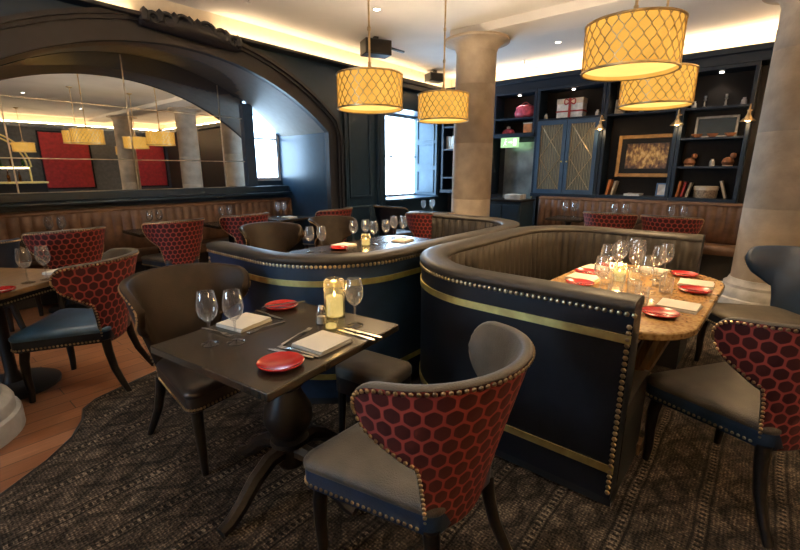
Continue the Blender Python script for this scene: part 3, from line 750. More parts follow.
K_plate.put(fl_w(.822, 1.252), 0, 'red side plate nearest to us at the front corner of the small dark table', 'red side plates')
K_fork.put(fl_w(.835, 1.745), FA + R(183), 'fork left of the far napkin, behind the pair of glasses', 'cutlery')
K_knife.put(fl_w(1.115, 1.775), FA + R(176), 'knife between the far napkin and the far red plate', 'cutlery')
K_fork.put(fl_w(1.01, 1.628), FA + R(84), 'fork lying crosswise in front of the far napkin', 'cutlery')
K_knife.put(fl_w(1.225, 1.80, .022), FA + R(60), 'small knife resting across the far red plate', 'cutlery')
K_fork.put(fl_w(1.03, 1.435), FA + R(-80), 'fork lying crosswise behind the near napkin', 'cutlery')
K_fork.put(fl_w(.935, 1.30), FA + R(4), 'fork between the near napkin and the near red plate', 'cutlery')
K_knife.put(fl_w(.905, 1.31), FA + R(10), 'knife beside the near red plate, left of the fork', 'cutlery')
K_knife.put(fl_w(1.20, 1.255), FA + R(-3), 'knife just right of the near napkin', 'cutlery')
K_knife.put(fl_w(1.235, 1.25), FA + R(-1), 'outer knife right of the near napkin, near the table edge', 'cutlery')
# hurricane candle, shaker, mill and tealight
def hurricane(label, loc, h=.165, r=.048, grp='candle lamps', e=1.3):
    c = thing('hurricane_candle', label, 'candle', loc, 0, grp)
    MB().lathe([(0, .0), (r, 0), (r, h * .88), (r * .92, h * .96), (r * .72, h), (r * .68, h), (r * .88, h * .95), (r * .95, h * .88), (r * .95, .005), (0, .005)], n=28).build('glass_cylinder', 'candle_glass', c)
    MB().lathe([(0, .006), (r * .80, .006), (r * .80, h * .52), (r * .74, h * .54), (r * .5, h * .50), (0, h * .49)], n=24).build('wax', 'wax', c)
    MB().lathe([(0, h * .51), (.005, h * .55), (.006, h * .58), (.003, h * .64), (0, h * .68)], n=10).build('flame', 'flame', c)
    l = bpy.data.lights.new('candle_glow', 'POINT'); l.energy = e; l.color = (1, .62, .25); l.shadow_soft_size = .02
    lo = bpy.data.objects.new('candle_glow', l); COL.objects.link(lo); lo.location = (loc[0], loc[1], loc[2] + h * .8)
    return c
hurricane('glowing glass hurricane candle on the small dark table', fl_w(1.315, 1.515), .19, .050)
sk = thing('salt_shaker', 'small glass salt shaker with steel top left of the hurricane candle', 'shaker', fl_w(1.205, 1.485))
MB().lathe([(0, 0), (.024, 0), (.026, .01), (.022, .05), (.016, .055), (0, .055)], n=18).build('jar', 'glass', sk)
MB().lathe([(.016, .055), (.02, .056), (.02, .068), (.012, .085), (0, .088)], n=18).build('cap', 'steel', sk)
MB().lathe([(0, .003), (.021, .003), (.019, .035), (0, .035)], n=14).build('salt', 'napkin', sk)
tl = thing('tealight_holder', 'small lit glass tealight in front of the hurricane candle', 'candle', fl_w(1.19, 1.400), 0)
MB().lathe([(0, 0), (.032, 0), (.035, .045), (.033, .045), (.030, .006), (0, .006)], n=22).build('glass_cup', 'candle_glass', tl)
MB().lathe([(0, .007), (.024, .007), (.024, .02), (0, .02)], n=18).build('wax', 'wax', tl)
# --- oval table settings
def z2(x, y, z=0): return (x, y, TZ + z)
PL2 = [(2.68, .80, 'left', 'at the back edge'), (3.02, .86, 'left', 'second along the back edge'), (3.34, .78, 'far', 'at the far right corner'), (3.36, .34, 'right', 'topmost on the right side'), (2.94, .235, 'right', 'lower one on the right side'), (2.34, .31, 'near', 'half hidden behind the booth end')]
NP2 = [(2.85, .83), (3.19, .84), (2.48, .83), (3.37, .53), (3.14, .25), (2.55, .26)]
for x, y, a, b in PL2: K_plate.put(z2(x, y), 0, 'red side plate %s of the oval burl table' % b, 'red side plates')
for (x, y), l in zip(NP2, ('at the back edge right of the first red plate', 'at the far back edge', 'at the back left corner nearest the booth arm', 'at the right end above the top red plate', 'between the two red plates on the right side', 'largest and nearest, right of the booth end')):
    K_nap.put(z2(x, y), R(random.uniform(-15, 15)) + R(90), 'white napkin on oval burl table, %s' % l, 'napkins')
G2 = [(2.96, .73), (3.07, .69), (3.20, .70), (3.29, .61), (3.38, .66), (3.24, .44)]
for (x, y), l in zip(G2, ('leftmost tall', 'second tall', 'third tall', 'fourth tall', 'fifth tall', 'rightmost tall')):
    K_glass.put(z2(x, y), random.uniform(0, 6), '%s wine glass in the row at the back of the oval burl table' % l, 'wine glasses on the oval table')
mid = [(2.52, .64), (2.66, .58), (2.78, .68), (2.72, .46), (2.86, .54), (2.58, .48), (3.04, .58), (2.94, .42), (2.42, .54), (3.10, .46), (2.80, .36), (2.46, .42)]
for i, (x, y) in enumerate(mid):
    lab = 'clear glass standing in the crowded middle of the oval burl table around the candle'
    if i % 3 == 0: K_glass.put(z2(x, y), i, lab, 'glasses round the candle on the oval table')
    else: K_tumbler.put(z2(x, y), i, lab, 'glasses round the candle on the oval table')
hurricane('glowing candle in the middle of the oval burl table', z2(2.93, .64), .12, .04, e=3.5)
# --- left table
K_glass.put((.51, 3.53, .75), 0, 'left wine glass of the pair on the left edge table', 'wine glasses')
K_glass.put((.61, 3.55, .75), 0, 'right wine glass of the pair on the left edge table', 'wine glasses')
K_nap.put((.74, 3.72, .75), R(33), 'white napkin on the left edge table behind the honeycomb chair', 'napkins')
K_plate.put((.345, 3.37, .75), 0, 'red side plate cut by the left edge of the picture', 'red side plates')
# --- blue booth table
for (x, y), l in zip([(2.30, 2.94), (2.38, 2.88), (2.86, 2.98), (3.0, 2.96), (2.95, 2.80), (3.10, 2.78), (3.38, 2.92), (3.46, 2.86)],
                     ('left glass of the left pair', 'right glass of the left pair', 'leftmost glass of the four by the candle', 'second glass of the four by the candle', 'third glass of the four by the candle', 'rightmost glass of the four by the candle', 'left glass of the right pair', 'right glass of the right pair')):
    K_glass.put(z2(x, y), 0, 'wine glass on the blue booth table, %s' % l, 'wine glasses')
K_plate.put(z2(2.56, 2.86), 0, 'red side plate on the blue booth table, left of the candle', 'red side plates')
K_nap.put(z2(3.28, 2.72), R(10), 'white napkin on the blue booth table, right of the candle', 'napkins')
K_nap.put(z2(2.70, 2.95), R(0), 'white napkin on the blue booth table, behind the red plate', 'napkins')
hurricane('glowing candle on the blue booth table', z2(2.86, 2.82), .11, .045)
# --- mirror bench tables, window table, shelf bench tables
for x, l in ROWA:
    for dx, s in ((-.06, 'left'), (.05, 'right')):
        K_glass.put((x + dx + .02, 5.70, .75), 0, '%s of the two wine glasses on the %s mirror bench table' % (s, l), 'wine glasses')
    K_nap.put((x + .02, 5.50, .75), R(90), 'white napkin on the %s table by the mirror bench' % l, 'napkins')
for (x, y), l in zip([(5.70, 4.28), (5.85, 4.22), (5.98, 4.30)], ('left', 'middle', 'right')):
    K_glass.put((x, y, .75), 0, '%s wine glass on the small table by the bright window' % l, 'wine glasses')
K_nap.put((5.74, 4.52, .75), R(20), 'white napkin on the small table by the bright window', 'napkins')
for y, l in ((2.25, 'leftmost'), (1.55, 'middle'), (.85, 'rightmost')):
    for dy, s in ((.08, 'left'), (-.06, 'right')):
        K_glass.put((6.70, y + dy, .75 + (zc if y < 2 else 0)), 0, '%s of the two wine glasses on the %s bookcase bench table' % (s, l), 'wine glasses')

# ------------------------------------------------------------------ pendants
def make_pendant(label, x, y, z0):
    p = thing('pendant_lamp', label, 'lamp', (x, y, 0), 0, 'amber drum pendants')
    r, h = .262, .26
    MB().olathe([(r, z0), (r + .002, z0 + h / 2), (r, z0 + h), (r - .004, z0 + h), (r - .004, z0)], n=48).build('shade', 'shade', p)
    MB().lathe([(0, z0 + .022), (r - .006, z0 + .02), (r - .006, z0 + .026), (0, z0 + .028)], n=40).build('diffuser', 'diffuser', p)
    o = MB(); NL = 25
    for k in range(NL):
        for sg in (-1, 1):
            pts = []
            for j in range(33):
                v = j / 32; a = (k + (.5 if sg > 0 else 0) + .235 * sg * math.cos(2 * PI * v * 2.75)) * 2 * PI / NL
                pts.append(((r + .006) * math.cos(a), (r + .006) * math.sin(a), z0 + h * v))
            o.tube(pts, .0036, 4)
    o.build('shade_lattice', 'antique_brass', p)
    for z, nm in ((z0, 'bottom_ring'), (z0 + h, 'top_ring')):
        MB().tube([((r + .006) * math.cos(2 * PI * k / 48), (r + .006) * math.sin(2 * PI * k / 48), z) for k in range(49)], .008, 6, caps=False).build(nm, 'antique_brass', p)
    sp = MB()
    for k in range(3): a = 2 * PI * k / 3; sp.tube([(0, 0, z0 + h + .03), (r * math.cos(a), r * math.sin(a), z0 + h)], .005, 5)
    sp.lathe([(0, z0 + h - .01), (.03, z0 + h), (.03, z0 + h + .05), (.014, z0 + h + .07), (.014, z0 + h + .10), (0, z0 + h + .10)], n=14); sp.build('spider', 'antique_brass', p)
    rod = MB().tube([(0, 0, z0 + h + .09), (0, 0, ZC - .03)], .009, 8)
    for z in (2.55, 2.85): rod.lathe([(.009, z - .02), (.015, z - .01), (.015, z + .01), (.009, z + .02)], n=10)
    rod.build('rod', 'antique_brass', p)
    MB().lathe([(.06, ZC - .001), (.055, ZC - .02), (.015, ZC - .04), (0, ZC - .04)], n=20).build('ceiling_rose', 'antique_brass', p)
    return p
PEND = [((2.76, 2.64, 1.945), 'amber drum pendant with lattice, larger of the two on the left'), ((4.03, 2.78, 1.965), 'amber drum pendant with lattice, smaller one beside the middle column'),
        ((3.08, .76, 2.035), 'largest amber drum pendant with lattice, at the upper right'), ((4.24, .82, 1.965), 'amber drum pendant with lattice, half hidden behind the largest one'),
        ((3.0, -4.3, 1.98), 'amber drum pendant seen only in the mirror, left'), ((5.8, -4.7, 1.98), 'amber drum pendant seen only in the mirror, right')]
for loc, l in PEND:
    make_pendant(l, *loc)
    q = bpy.data.lights.new('pendant_light', 'SPOT'); q.energy = 85; q.color = (1, .68, .36); q.spot_size = R(150); q.spot_blend = .8; q.shadow_soft_size = .2
    qo = bpy.data.objects.new('pendant_light', q); COL.objects.link(qo); qo.location = (loc[0], loc[1], loc[2] - .03)
    q = bpy.data.lights.new('pendant_bulb', 'POINT'); q.energy = 52 if loc[1] > 0 else 380; q.color = (1, .78, .52); q.shadow_soft_size = .05
    qo = bpy.data.objects.new('pendant_bulb', q); COL.objects.link(qo); qo.location = (loc[0], loc[1], loc[2] + .15)
# ceiling downlights
dl = thing('downlight', 'x', 'ceiling light')
MB().olathe([(.055, ZC - .001), (.055, ZC - .006), (.04, ZC - .006), (.038, ZC - .001)], n=24).build('rim', 'white_card', dl)
MB().lathe([(0, ZC - .004), (.036, ZC - .004), (.036, ZC - .002), (0, ZC - .002)], n=20).build('lens', 'spot_bulb', dl)
K_dl = Kind(dl)
DL = [((4.0, 3.70), 40, 'small bright ceiling spotlight above the left pendant'), ((1.0, 1.55), 48, 'ceiling spotlight above the small dark table'), ((1.1, -.2), 24, 'ceiling spotlight above the nearest chair'),
      ((2.6, -1.0), 24, 'ceiling spotlight above the right chair'), ((.4, 4.4), 40, 'ceiling spotlight above the left table'), ((2.2, 4.6), 40, 'ceiling spotlight in front of the arch'),
      ((6.6, 1.2), 18, 'ceiling spotlight in front of the bookcases'), ((6.6, 2.6), 18, 'ceiling spotlight in front of the cupboard doors'),
      ((4.3, -3.2), 60, 'ceiling spotlight seen in the mirror, right'), ((1.6, -3.6), 60, 'ceiling spotlight seen in the mirror, left')]
for (x, y), e, l in DL:
    K_dl.put((x, y, 0), 0, l, 'recessed ceiling spotlights')
    q = bpy.data.lights.new('downlight_beam', 'SPOT'); q.energy = e * 1.7; q.color = (1, .84, .64); q.spot_size = R(95); q.spot_blend = .7; q.shadow_soft_size = .05
    qo = bpy.data.objects.new('downlight_beam', q); COL.objects.link(qo); qo.location = (x, y, ZC - .03)
# smoke detector, sprinkler, speakers
sd = thing('smoke_detector', 'smoke detector with a green light on the ceiling at the top right', 'smoke detector', (2.28, .55, ZC))
sd.location = (5.85, 1.75, ZC)
MB().lathe([(.05, 0), (.05, -.02), (.035, -.035), (0, -.037)], n=20).build('housing', 'white_card', sd)
MB().lathe([(0, -.042), (.007, -.040), (.008, -.034)], n=8).build('indicator', 'green_sign', sd)
sp_ = thing('sprinkler_head', 'tiny sprinkler head on the ceiling right of the middle column', 'sprinkler', (7.3, 3.42, ZC))
MB().lathe([(.035, 0), (.03, -.008), (.01, -.01), (.01, -.05), (0, -.05)], n=12).build('body', 'silver', sp_)
MB().lathe([(.025, -.05), (.025, -.054), (0, -.054)], n=12).build('deflector', 'silver', sp_)
s2 = thing('sprinkler_head', 'tiny sprinkler head on the ceiling above the carved crest', 'sprinkler', (2.87, 4.5, ZC))
for ch in sp_.children:
    c = ch.copy(); COL.objects.link(c); c.parent = s2
for x, y, s, l in ((4.75, 4.42, 1.0, 'black loudspeaker under the ceiling behind the left pendant'), (6.95, 5.0, .8, 'small black loudspeaker under the ceiling beside the second pendant')):
    k = thing('loudspeaker', l, 'speaker', (x, y, ZC), R(-25))
    MB().bb(-.19 * s, .19 * s, -.12, .12, -.24 * s, -.05).build('cabinet', 'black_paint', k, bev=.012)
    MB().bb(-.17 * s, .17 * s, -.126, -.118, -.225 * s, -.07).build('grille', 'dark_wood', k)
    MB().bb(-.03, .03, -.03, .03, -.06, 0).build('bracket', 'black_paint', k)
    if s == 1.0: MB().box((.30, 0, -.13), (.26, .05, .02), ry=R(8)).build('side_arm', 'black_paint', k)

# ------------------------------------------------------------------ bookcases on the back wall
XF = 7.50; XI = XB - .01
def cabinet(label, y0, y1, shelves, z0=1.04, z1=2.80, post=.05, name='bookcase'):
    c = thing(name, label, 'bookcase', (XB, (y0 + y1) / 2, z0)); cy = (y0 + y1) / 2
    MB().bb(-.03, -.01, y0 - cy + .001, y1 - cy - .001, .0, z1 - z0).build('back_panel', 'case_back', c)
    for y, s in ((y0, 1), (y1, -1)): MB().bb(XF - XB, -.03, y - cy + .001 * s, y - cy + s * post, 0, z1 - z0).build('side_panel', 'case_paint', c, bev=.005)
    for z in shelves: MB().bb(XF - XB + .005, -.03, y0 - cy + post, y1 - cy - post, z - z0 - .015, z - z0 + .015).build('shelf', 'case_paint', c, bev=.003)
    MB().bb(XF - XB - .01, -.03, y0 - cy + .001, y1 - cy - .001, z1 - z0 - .05, z1 - z0).build('top_rail', 'case_paint', c, bev=.005)
    MB().bb(XF - XB - .03, -.03, y0 - cy + .001, y1 - cy - .001, -.04, .02).build('bottom_ledge', 'case_paint', c, bev=.005)
    return c
cabinet('bookcase section at the right with four shelves, framed picture and wicker drum', .30, 1.11, (1.49, 1.88, 2.28))
cabinet('wide bookcase section holding the gold framed painting', 1.112, 2.13, (2.28,))
cd = cabinet('bookcase section with two brass lattice cupboard doors', 2.132, 3.24, (2.28,))
cabinet('bookcase section over the dark doorway with the green exit sign', 3.242, 4.06, (2.34, 2.08), z0=2.06)
cabinet('bookcase section in the corner, half hidden behind the middle column', 4.062, 5.20, (1.3, 1.85, 2.28), z0=1.04)
cdy = (2.132 + 3.24) / 2
for s, l in ((-1, 'right'), (1, 'left')):
    yc = s * .254; d = MB()
    x = XF - XB - .02
    d.bb(x, x + .025, yc - .25, yc - .19, .02, 1.22); d.bb(x, x + .025, yc + .19, yc + .25, .02, 1.22); d.bb(x, x + .025, yc - .19, yc + .19, .02, .09); d.bb(x, x + .025, yc - .19, yc + .19, 1.15, 1.22)
    dr = d.build('door', 'blue_paint', cd)
    MB().bb(x + .014, x + .02, yc - .19, yc + .19, .09, 1.15).build('door_panel', 'lattice', dr)
    o = MB()
    for sg in (-1, 1):
        for zz in (.09, .62):
            o.tube([(x + .008, yc - sg * .18, zz), (x + .008, yc + sg * .18, zz + .53)], .004, 5)
    for k in range(9): o.tube([(x + .011, yc - .17 + k * .0425, .09), (x + .011, yc - .17 + k * .0425, 1.15)], .0016, 4)
    o.build('lattice', 'antique_brass', dr)
    MB().lathe([(0, -.012), (.012, -.008), (.014, 0), (.01, .01), (0, .012)], (x - .012, yc - s * .21, .55), 10).build('knob', 'brass', dr)
# dark doorway with dim reflective door, exit sign
dd = MB().bb(XB - .04, XB, 3.26, 4.04, 0, 2.06).build('door_1', 'black_paint', bev=.004); struct(dd)
MB().bb(XB - .05, XB - .04, 3.36, 3.94, .3, 1.95).build('mirror_panel', 'smoked_mirror', dd)
MB().tube([(XB - .09, 3.34, .95), (XB - .09, 3.34, 1.15)], .012, 8).build('handle', 'brass', dd)
ex = thing('exit_sign', 'lit green exit sign with running figure over the dark doorway', 'sign', (XF + .02, 3.71, 1.94))
MB().bb(-.015, .015, -.17, .17, -.09, .09).build('panel', 'green_sign', ex)
o = MB(); xx = -.017
def quad(pts): o.prism([(0, 0), (0, .0001), (.0001, 0)], 0, 0) if False else o.add([(xx, y, z) for y, z in pts] + [(xx + .003, y, z) for y, z in pts], [(0, 1, 2, 3), (7, 6, 5, 4), (0, 4, 5, 1), (1, 5, 6, 2), (2, 6, 7, 3), (3, 7, 4, 0)])
quad([(-.07, -.06), (-.07, .06), (-.135, .06), (-.135, -.06)])                      # doorway
quad([(.02, -.012), (.02, .012), (-.04, .012), (-.04, -.012)]); quad([(-.03, -.03), (-.03, .03), (-.06, 0), (-.0601, 0)])   # arrow
quad([(.085, -.02), (.065, .03), (.085, .035), (.105, -.015)]); quad([(.10, -.02), (.125, -.06), (.112, -.063), (.085, -.02)]); quad([(.09, -.02), (.065, -.055), (.053, -.05), (.075, -.015)]); quad([(.07, .03), (.04, .01), (.045, .0), (.075, .018)])
o.lathe([(0, .0), (.012, .004), (.012, .018), (0, .022)], (xx, .072, .042), 8)
o.build('pictogram', 'white_sign', ex)
MB().bb(-.004, .004, -.12, -.11, .09, .115).bb(-.004, .004, .11, .12, .09, .115).build('hangers', 'silver', ex)
# sconces on the posts
sc = thing('wall_sconce', 'x', 'wall light')
MB().lathe([(0, 0), (.03, 0), (.03, .015), (0, .02)], n=14).build('wall_plate', 'antique_brass', sc)
MB().tube([(0, 0, .0), (-.05, 0, .06), (-.11, 0, .07), (-.14, 0, .03), (-.14, 0, -.02)], .008, 8).build('arm', 'antique_brass', sc)
MB().olathe([(.018, -.01), (.022, -.05), (.04, -.09), (.085, -.135), (.082, -.137), (.037, -.094), (.016, -.05)], (-.14, 0, 0), 20).build('metal_shade', 'antique_brass', sc)
MB().lathe([(0, -.15), (.028, -.135), (.03, -.115), (.015, -.09), (0, -.09)], (-.14, 0, 0), 14).build('bulb', 'bulb', sc)
K_sc = Kind(sc)
for y, l in ((2.13, 'brass sconce right of the lattice cupboard doors, under the big pendant'), (1.11, 'brass sconce on the post right of the gold framed painting'), (.33, 'rightmost brass sconce beside the right column')):
    K_sc.put((XF - .012, y, 2.20), 0, l, 'brass sconces on the bookcases')
    q = bpy.data.lights.new('sconce_light', 'POINT'); q.energy = 2.2; q.color = (1, .68, .34); q.shadow_soft_size = .03
    qo = bpy.data.objects.new('sconce_light', q); COL.objects.link(qo); qo.location = (XF - .152, y, 2.03)
pk = thing('shelf_spotlight', 'x', 'shelf light')
MB().lathe([(.025, 0), (.025, -.01), (.02, -.012), (0, -.012)], n=14).build('puck', 'spot_bulb', pk)
K_pk = Kind(pk)
for y, l in ((3.65, 'over the pink bag'), (2.70, 'over the white gift box'), (.72, 'over the silver candlesticks')):
    K_pk.put((XB - .18, y, 2.75), 0, 'small shelf spotlight %s' % l, 'shelf spotlights')
    q = bpy.data.lights.new('shelf_beam', 'SPOT'); q.energy = 5; q.color = (1, .9, .75); q.spot_size = R(110); q.spot_blend = .6; q.shadow_soft_size = .02
    qo = bpy.data.objects.new('shelf_beam', q); COL.objects.link(qo); qo.location = (XB - .18, y, 2.73)
# shelf contents
def frame(label, y, z, w, h, m_f, m_p, t=.03, x=XB - .1, lean=8, name='picture_frame', hang=False, mat_in=None):
    f = thing(name, label, 'picture', (x, y, z)); f.rotation_euler = (0, R(lean) if not hang else 0, 0)
    o = MB(); o.bb(-.02, .02, -w / 2, -w / 2 + t, 0, h); o.bb(-.02, .02, w / 2 - t, w / 2, 0, h); o.bb(-.02, .02, -w / 2 + t, w / 2 - t, 0, t); o.bb(-.02, .02, -w / 2 + t, w / 2 - t, h - t, h)
    o.build('frame', m_f, f, bev=.006)
    if mat_in:
        o = MB(); q = t + (.075 if w > .6 else .035); o.bb(-.012, .012, -w / 2 + t, -w / 2 + q, t, h - t); o.bb(-.012, .012, w / 2 - q, w / 2 - t, t, h - t); o.bb(-.012, .012, -w / 2 + q, w / 2 - q, t, q); o.bb(-.012, .012, -w / 2 + q, w / 2 - q, h - q, h - t); o.build('mount', mat_in, f)
    p = MB(); hh = h / 2; p.bb(.0, .01, -w / 2 + t, w / 2 - t, -hh + t, hh - t); p.build('picture', m_p, f, (0, 0, hh)); return f
frame('landscape painting in a wide gold frame on the bookcase', 1.52, 1.345, .84, .64, 'gilt', 'painting', .055, XB - .125, 5, 'framed_painting', mat_in='dark_wood')
frame('dark picture in a silver frame on the right bookcase', .69, 1.895, .50, .30, 'silver', 'navy_paint', .03)
frame('pale blue photo frame standing right of the gold framed painting', 1.24, 1.06, .14, .20, 'book_blue', 'white_card', .02, XB - .2)
frame('cream picture at the left of the top shelf behind the pendant', 1.98, 2.295, .15, .24, 'paper', 'book_cream', .02)
frame('small picture at the right of the top shelf behind the pendant', 1.30, 2.295, .20, .16, 'white_card', 'book_cream', .02)
def book(label, y, z, th, h, d, m, tilt=0, x=XB - .18, grp='books on the shelves'):
    b = thing('book', label, 'book', (x, y, z), 0, grp); b.rotation_euler = (R(tilt), 0, 0)
    MB().bb(-d / 2, d / 2, -th / 2, -th / 2 + .004, 0, h).bb(-d / 2, d / 2, th / 2 - .004, th / 2, 0, h).bb(-d / 2 - .002, -d / 2 + .004, -th / 2, th / 2, 0, h).build('cover', m, b)
    MB().bb(-d / 2 + .004, d / 2 - .006, -th / 2 + .004, th / 2 - .004, .004, h - .005).build('pages', 'paper', b); return b
book('orange book leaning at the far left under the gold framed painting', 2.00, 1.066, .035, .24, .17, 'book_orange', 8)
book('cream book leaning beside the orange book under the painting', 1.925, 1.066, .030, .22, .17, 'book_cream', 12)
book('leftmost of the three books beside the wicker drum, orange', 1.025, 1.066, .030, .23, .17, 'book_orange', 7)
book('middle of the three books beside the wicker drum, red', .965, 1.066, .030, .22, .17, 'book_red', 9)
book('rightmost of the three books beside the wicker drum, cream', .905, 1.066, .028, .21, .17, 'book_cream', 11)
book('cream book leaning at the right end of the lowest shelf', .44, 1.066, .03, .25, .17, 'book_cream', -18)
fb = book('white book lying flat under the gold framed painting', 1.60, 1.06, .03, .22, .3, 'white_card', 0); fb.rotation_euler = (R(90), 0, 0); fb.location = (XB - .2, 1.72, 1.078)
for i, (y, m) in enumerate(((5.118, 'white_card'), (5.07, 'white_card'), (5.022, 'paper'), (4.974, 'white_card'), (4.926, 'book_cream'))):
    book('pale book upright on the corner bookcase left of the middle column, %s from left' % ('first', 'second', 'third', 'fourth', 'fifth')[i], y, 1.867, .042, .25 - .01 * (i % 3), .17, m)
wd = thing('wicker_drum', 'round wicker hat box on the lowest shelf of the right bookcase', 'box', (XB - .19, .68, 1.062))
MB().lathe([(0, 0), (.14, 0), (.145, .01), (.145, .12), (0, .12)], n=28).build('body', 'wicker', wd)
MB().lathe([(.15, .11), (.152, .15), (.145, .165), (0, .17)], n=28).build('lid', 'book_cream', wd)
cs = MB(); cs.lathe([(0, 0), (.035, 0), (.03, .015), (.01, .03), (.014, .06), (.008, .09), (.022, .11), (.012, .125), (.018, .14), (.018, .165), (0, .165)], n=14)
K_cs = Kind(tag(cs.build('candlestick', 'silver'), 'x', 'candlestick'))
for y, l in ((.86, 'left silver candlestick on the top right shelf'), (.62, 'right silver candlestick on the top right shelf')): K_cs.put((XB - .18, y, 2.295), 0, l, 'silver candlesticks')
jr = MB(); jr.lathe([(0, 0), (.03, 0), (.034, .02), (.03, .07), (.018, .085), (.02, .10), (0, .10)], n=14)
K_jr = Kind(tag(jr.build('small_jar', 'white_card'), 'x', 'jar'))
for y, z, l in ((.98, 2.295, 'small pale jar at the left of the top right shelf'), (.42, 2.295, 'small pale jar at the right end of the top right shelf'), (.66, 1.505, 'tiny white jar between the two brown ornaments'), (1.65, 2.295, 'white bowl jar between the pictures behind the pendant'), (3.13, 2.295, 'small glass jar left of the white gift box'), (2.28, 2.295, 'small jar right of the white gift box')):
    K_jr.put((XB - .2, y, z), 0, l, 'small jars on the shelves')
bw = MB(); bw.lathe([(0, .0), (.03, .0), (.055, .025), (.07, .05), (.066, .05), (.05, .028), (0, .012)], n=16, sx=.6)
K_bw = Kind(tag(bw.build('small_bowl', 'terracotta'), 'x', 'bowl'))
for y, l in ((.88, 'left'), (.70, 'middle'), (.50, 'right')): K_bw.put((XF + .07, y, 1.895), 0, '%s of three small bowls before the silver framed picture' % l, 'small bowls')
def ornament(label, y, z, m, parts):
    o = thing('ornament', label, 'ornament', (XB - .2, y, z))
    for nm, pr, c, mm in parts: MB().lathe(pr, c, 14).build(nm, mm, o)
for y, l in ((.93, 'left brown animal ornament on the right bookcase'), (.48, 'right brown animal ornament on the right bookcase')):
    ornament(l, y, 1.505, 'terracotta', [('body', [(0, .0), (.05, .0), (.075, .05), (.06, .10), (.03, .12), (0, .125)], (0, 0, 0), 'terracotta'), ('head', [(0, 0), (.03, .01), (.04, .04), (.03, .07), (0, .08)], (-.01, -.05, .10), 'terracotta'), ('foot', [(.06, 0), (.06, .012), (0, .013)], (0, 0, 0), 'book_cream')])
bg = thing('handbag', 'bright pink rounded bag on the shelf above the exit sign', 'bag', (XB - .2, 3.52, 2.357))
MB().lathe([(0, 0), (.14, 0), (.185, .03), (.195, .09), (.165, .15), (.17, .18), (.10, .215), (.03, .20), (0, .20)], n=22, sx=.5).build('body', 'pink', bg)
MB().tube([(0, -.09 + .18 * k / 12, .20 + .06 * math.sin(PI * k / 12)) for k in range(13)], .009, 6).build('handle', 'book_red', bg)
gb = thing('gift_box', 'white gift box with red ribbon on the shelf above the lattice doors', 'box', (XB - .2, 2.70, 2.295))
MB().bb(-.10, .10, -.21, .21, 0, .22).build('carton', 'white_card', gb, bev=.004)
MB().bb(-.105, .105, -.215, .215, .22, .30).build('lid', 'book_cream', gb, bev=.004)
MB().bb(-.108, .108, -.218, .218, .09, .112).bb(-.108, .108, -.02, .02, 0, .303).build('ribbon', 'book_red', gb)
o = MB()
for sg in (-1, 1): o.tube([(-.10, sg * .09 * math.sin(PI * k / 10), .25 + .04 * math.sin(2 * PI * k / 10)) for k in range(11)], .012, 6)
o.build('bow', 'book_red', gb)
tb = thing('figurine', 'small pink and white figurine on the shelf just above the exit sign', 'ornament', (XB - .2, 3.82, 2.098))
MB().lathe([(0, 0), (.11, 0), (.12, .03), (.09, .07), (.04, .09), (0, .10)], n=14, sx=.5).build('body', 'pink', tb); MB().lathe([(0, .08), (.03, .09), (.035, .12), (0, .14)], n=12).build('head', 'white_card', tb)
ob = thing('storage_box', 'small orange box on the shelf right of the pink figurine', 'box', (XB - .2, 3.42, 2.098))
MB().bb(-.07, .07, -.08, .08, 0, .15).build('carton', 'book_orange', ob, bev=.004); MB().bb(-.073, .073, -.083, .083, .15, .17).build('lid', 'book_cream', ob)
# service cabinet in front of the doorway
sv = thing('service_counter', 'dark navy service cabinet beside the doorway, left of the leather bench', 'cabinet', (7.05, 3.42, 0))
MB().bb(-.26, .26, -.33, .33, .06, .93).build('body', 'navy_paint', sv, bev=.006); MB().bb(-.28, .28, -.35, .35, .93, .965).build('top', 'dark_wood', sv, bev=.004); MB().bb(-.24, .24, -.31, .31, 0, .06).build('plinth', 'black_paint', sv)
for s in (-1, 1):
    d = MB().bb(-.275, -.26, s * .16 - .145, s * .16 + .145, .12, .88).build('door', 'navy_paint', sv, bev=.004); MB().lathe([(0, -.01), (.012, 0), (0, .01)], (-.285, s * .04, .6), 8).build('knob', 'brass', d)
for i in range(5):
    n = MB().bb(-.12, .12, -.14, .14, 0, .016).build('folded_cloth', 'white_card', None, (7.02, 3.30, .966 + i * .017), R(3 * (i % 2)), .004)
    tag(n, 'white folded cloth on the service cabinet, %s in the stack' % ('lowest', 'second lowest', 'middle', 'second highest', 'topmost')[i], 'cloth', 'folded cloths on the service cabinet')

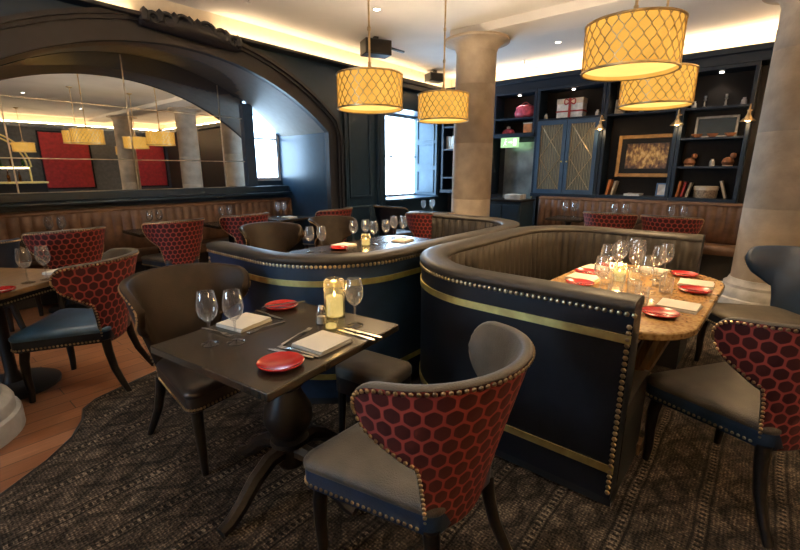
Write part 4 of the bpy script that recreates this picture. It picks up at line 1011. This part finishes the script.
# ------------------------------------------------------------------ side of the room seen in the mirror
for x0, x1, l in ((3.75, 5.15, 'left'), (6.6, 7.7, 'right')):
    p = thing('wall_panel', '%s red upholstered wall panel seen in the mirror' % l, 'panel', ((x0 + x1) / 2, YR, .85), 0, 'red wall panels'); hw = (x1 - x0) / 2
    MB().bb(-hw, hw, .0, .05, 0, 1.85).build('cushion', 'red_panel', p, bev=.02)
    o = MB(); frame_xz(o, -hw - .04, hw + .04, -.04, 1.89, .06, .04, .06); o.build('frame', 'dark_wood', p)
br_ = thing('bar_counter', 'bar with brass arch and bottles seen in the mirror at the left', 'bar', (2.2, -5.2, 0))
MB().bb(-1.5, 1.3, -.3, .3, 0, 1.05).build('counter', 'dark_wood', br_); MB().bb(-1.55, 1.35, -.36, .36, 1.05, 1.10).build('counter_top', 'brass', br_)
o = MB()
for r_ in (.95, 1.05): o.tube([(r_ * math.cos(PI * k / 24), 0, 1.55 + r_ * math.sin(PI * k / 24)) for k in range(25)], .022, 6)
o.build('arch_hoop', 'brass', br_)
for sx in (-1.0, 1.0): MB().tube([(sx, 0, 1.1), (sx, 0, 1.56)], .025, 6).build('post', 'brass', br_)
MB().bb(-1.0, 1.0, -.12, .12, 1.53, 1.56).build('bottle_shelf', 'brass', br_); MB().bb(-.98, .98, -.02, .02, 1.50, 1.53).build('shelf_light', 'led', br_)
bt = MB(); bt.lathe([(0, 0), (.038, 0), (.04, .01), (.04, .18), (.015, .23), (.014, .30), (.017, .31), (0, .31)], n=12)
kb1 = Kind(tag(bt.build('bottle', 'amber_glass'), 'x', 'bottle')); bt2 = MB(); bt2.v = list(bt.v); bt2.f = list(bt.f); kb2 = Kind(tag(bt2.build('bottle', 'green_glass'), 'x', 'bottle'))
for i in range(14):
    (kb2 if i % 4 == 1 else kb1).put((2.2 - .9 + i * .135, -5.2, 1.56 if i % 2 else 1.1), 0, 'bottle on the bar, seen only in the mirror', 'bottles on the bar in the mirror')

# ------------------------------------------------------------------ world, camera
wd_ = bpy.data.worlds.new('daylight'); SC.world = wd_; wd_.use_nodes = True
bgk = wd_.node_tree.nodes['Background']; bgk.inputs[0].default_value = (.50, .74, 1.0, 1); bgk.inputs[1].default_value = 17.0
cam = bpy.data.cameras.new('camera'); cam.lens = 36 * 430 / 800; cam.sensor_width = 36; cam.clip_start = .05
co_ = bpy.data.objects.new('camera', cam); COL.objects.link(co_); co_.location = (0, 0, 1.45); co_.rotation_euler = (R(90 - 13.7), 0, R(-50)); SC.camera = co_
SC.view_settings.view_transform = 'Standard'; SC.view_settings.look = 'None'; SC.view_settings.exposure = 0.27; SC.view_settings.gamma = 1.0
SC.view_settings.use_curve_mapping = False
cy = SC.cycles; cy.max_bounces = 7; cy.diffuse_bounces = 3; cy.glossy_bounces = 4; cy.transmission_bounces = 4; cy.transparent_max_bounces = 24
cy.caustics_reflective = False; cy.caustics_refractive = False; cy.sample_clamp_indirect = 4.0; cy.use_denoising = True
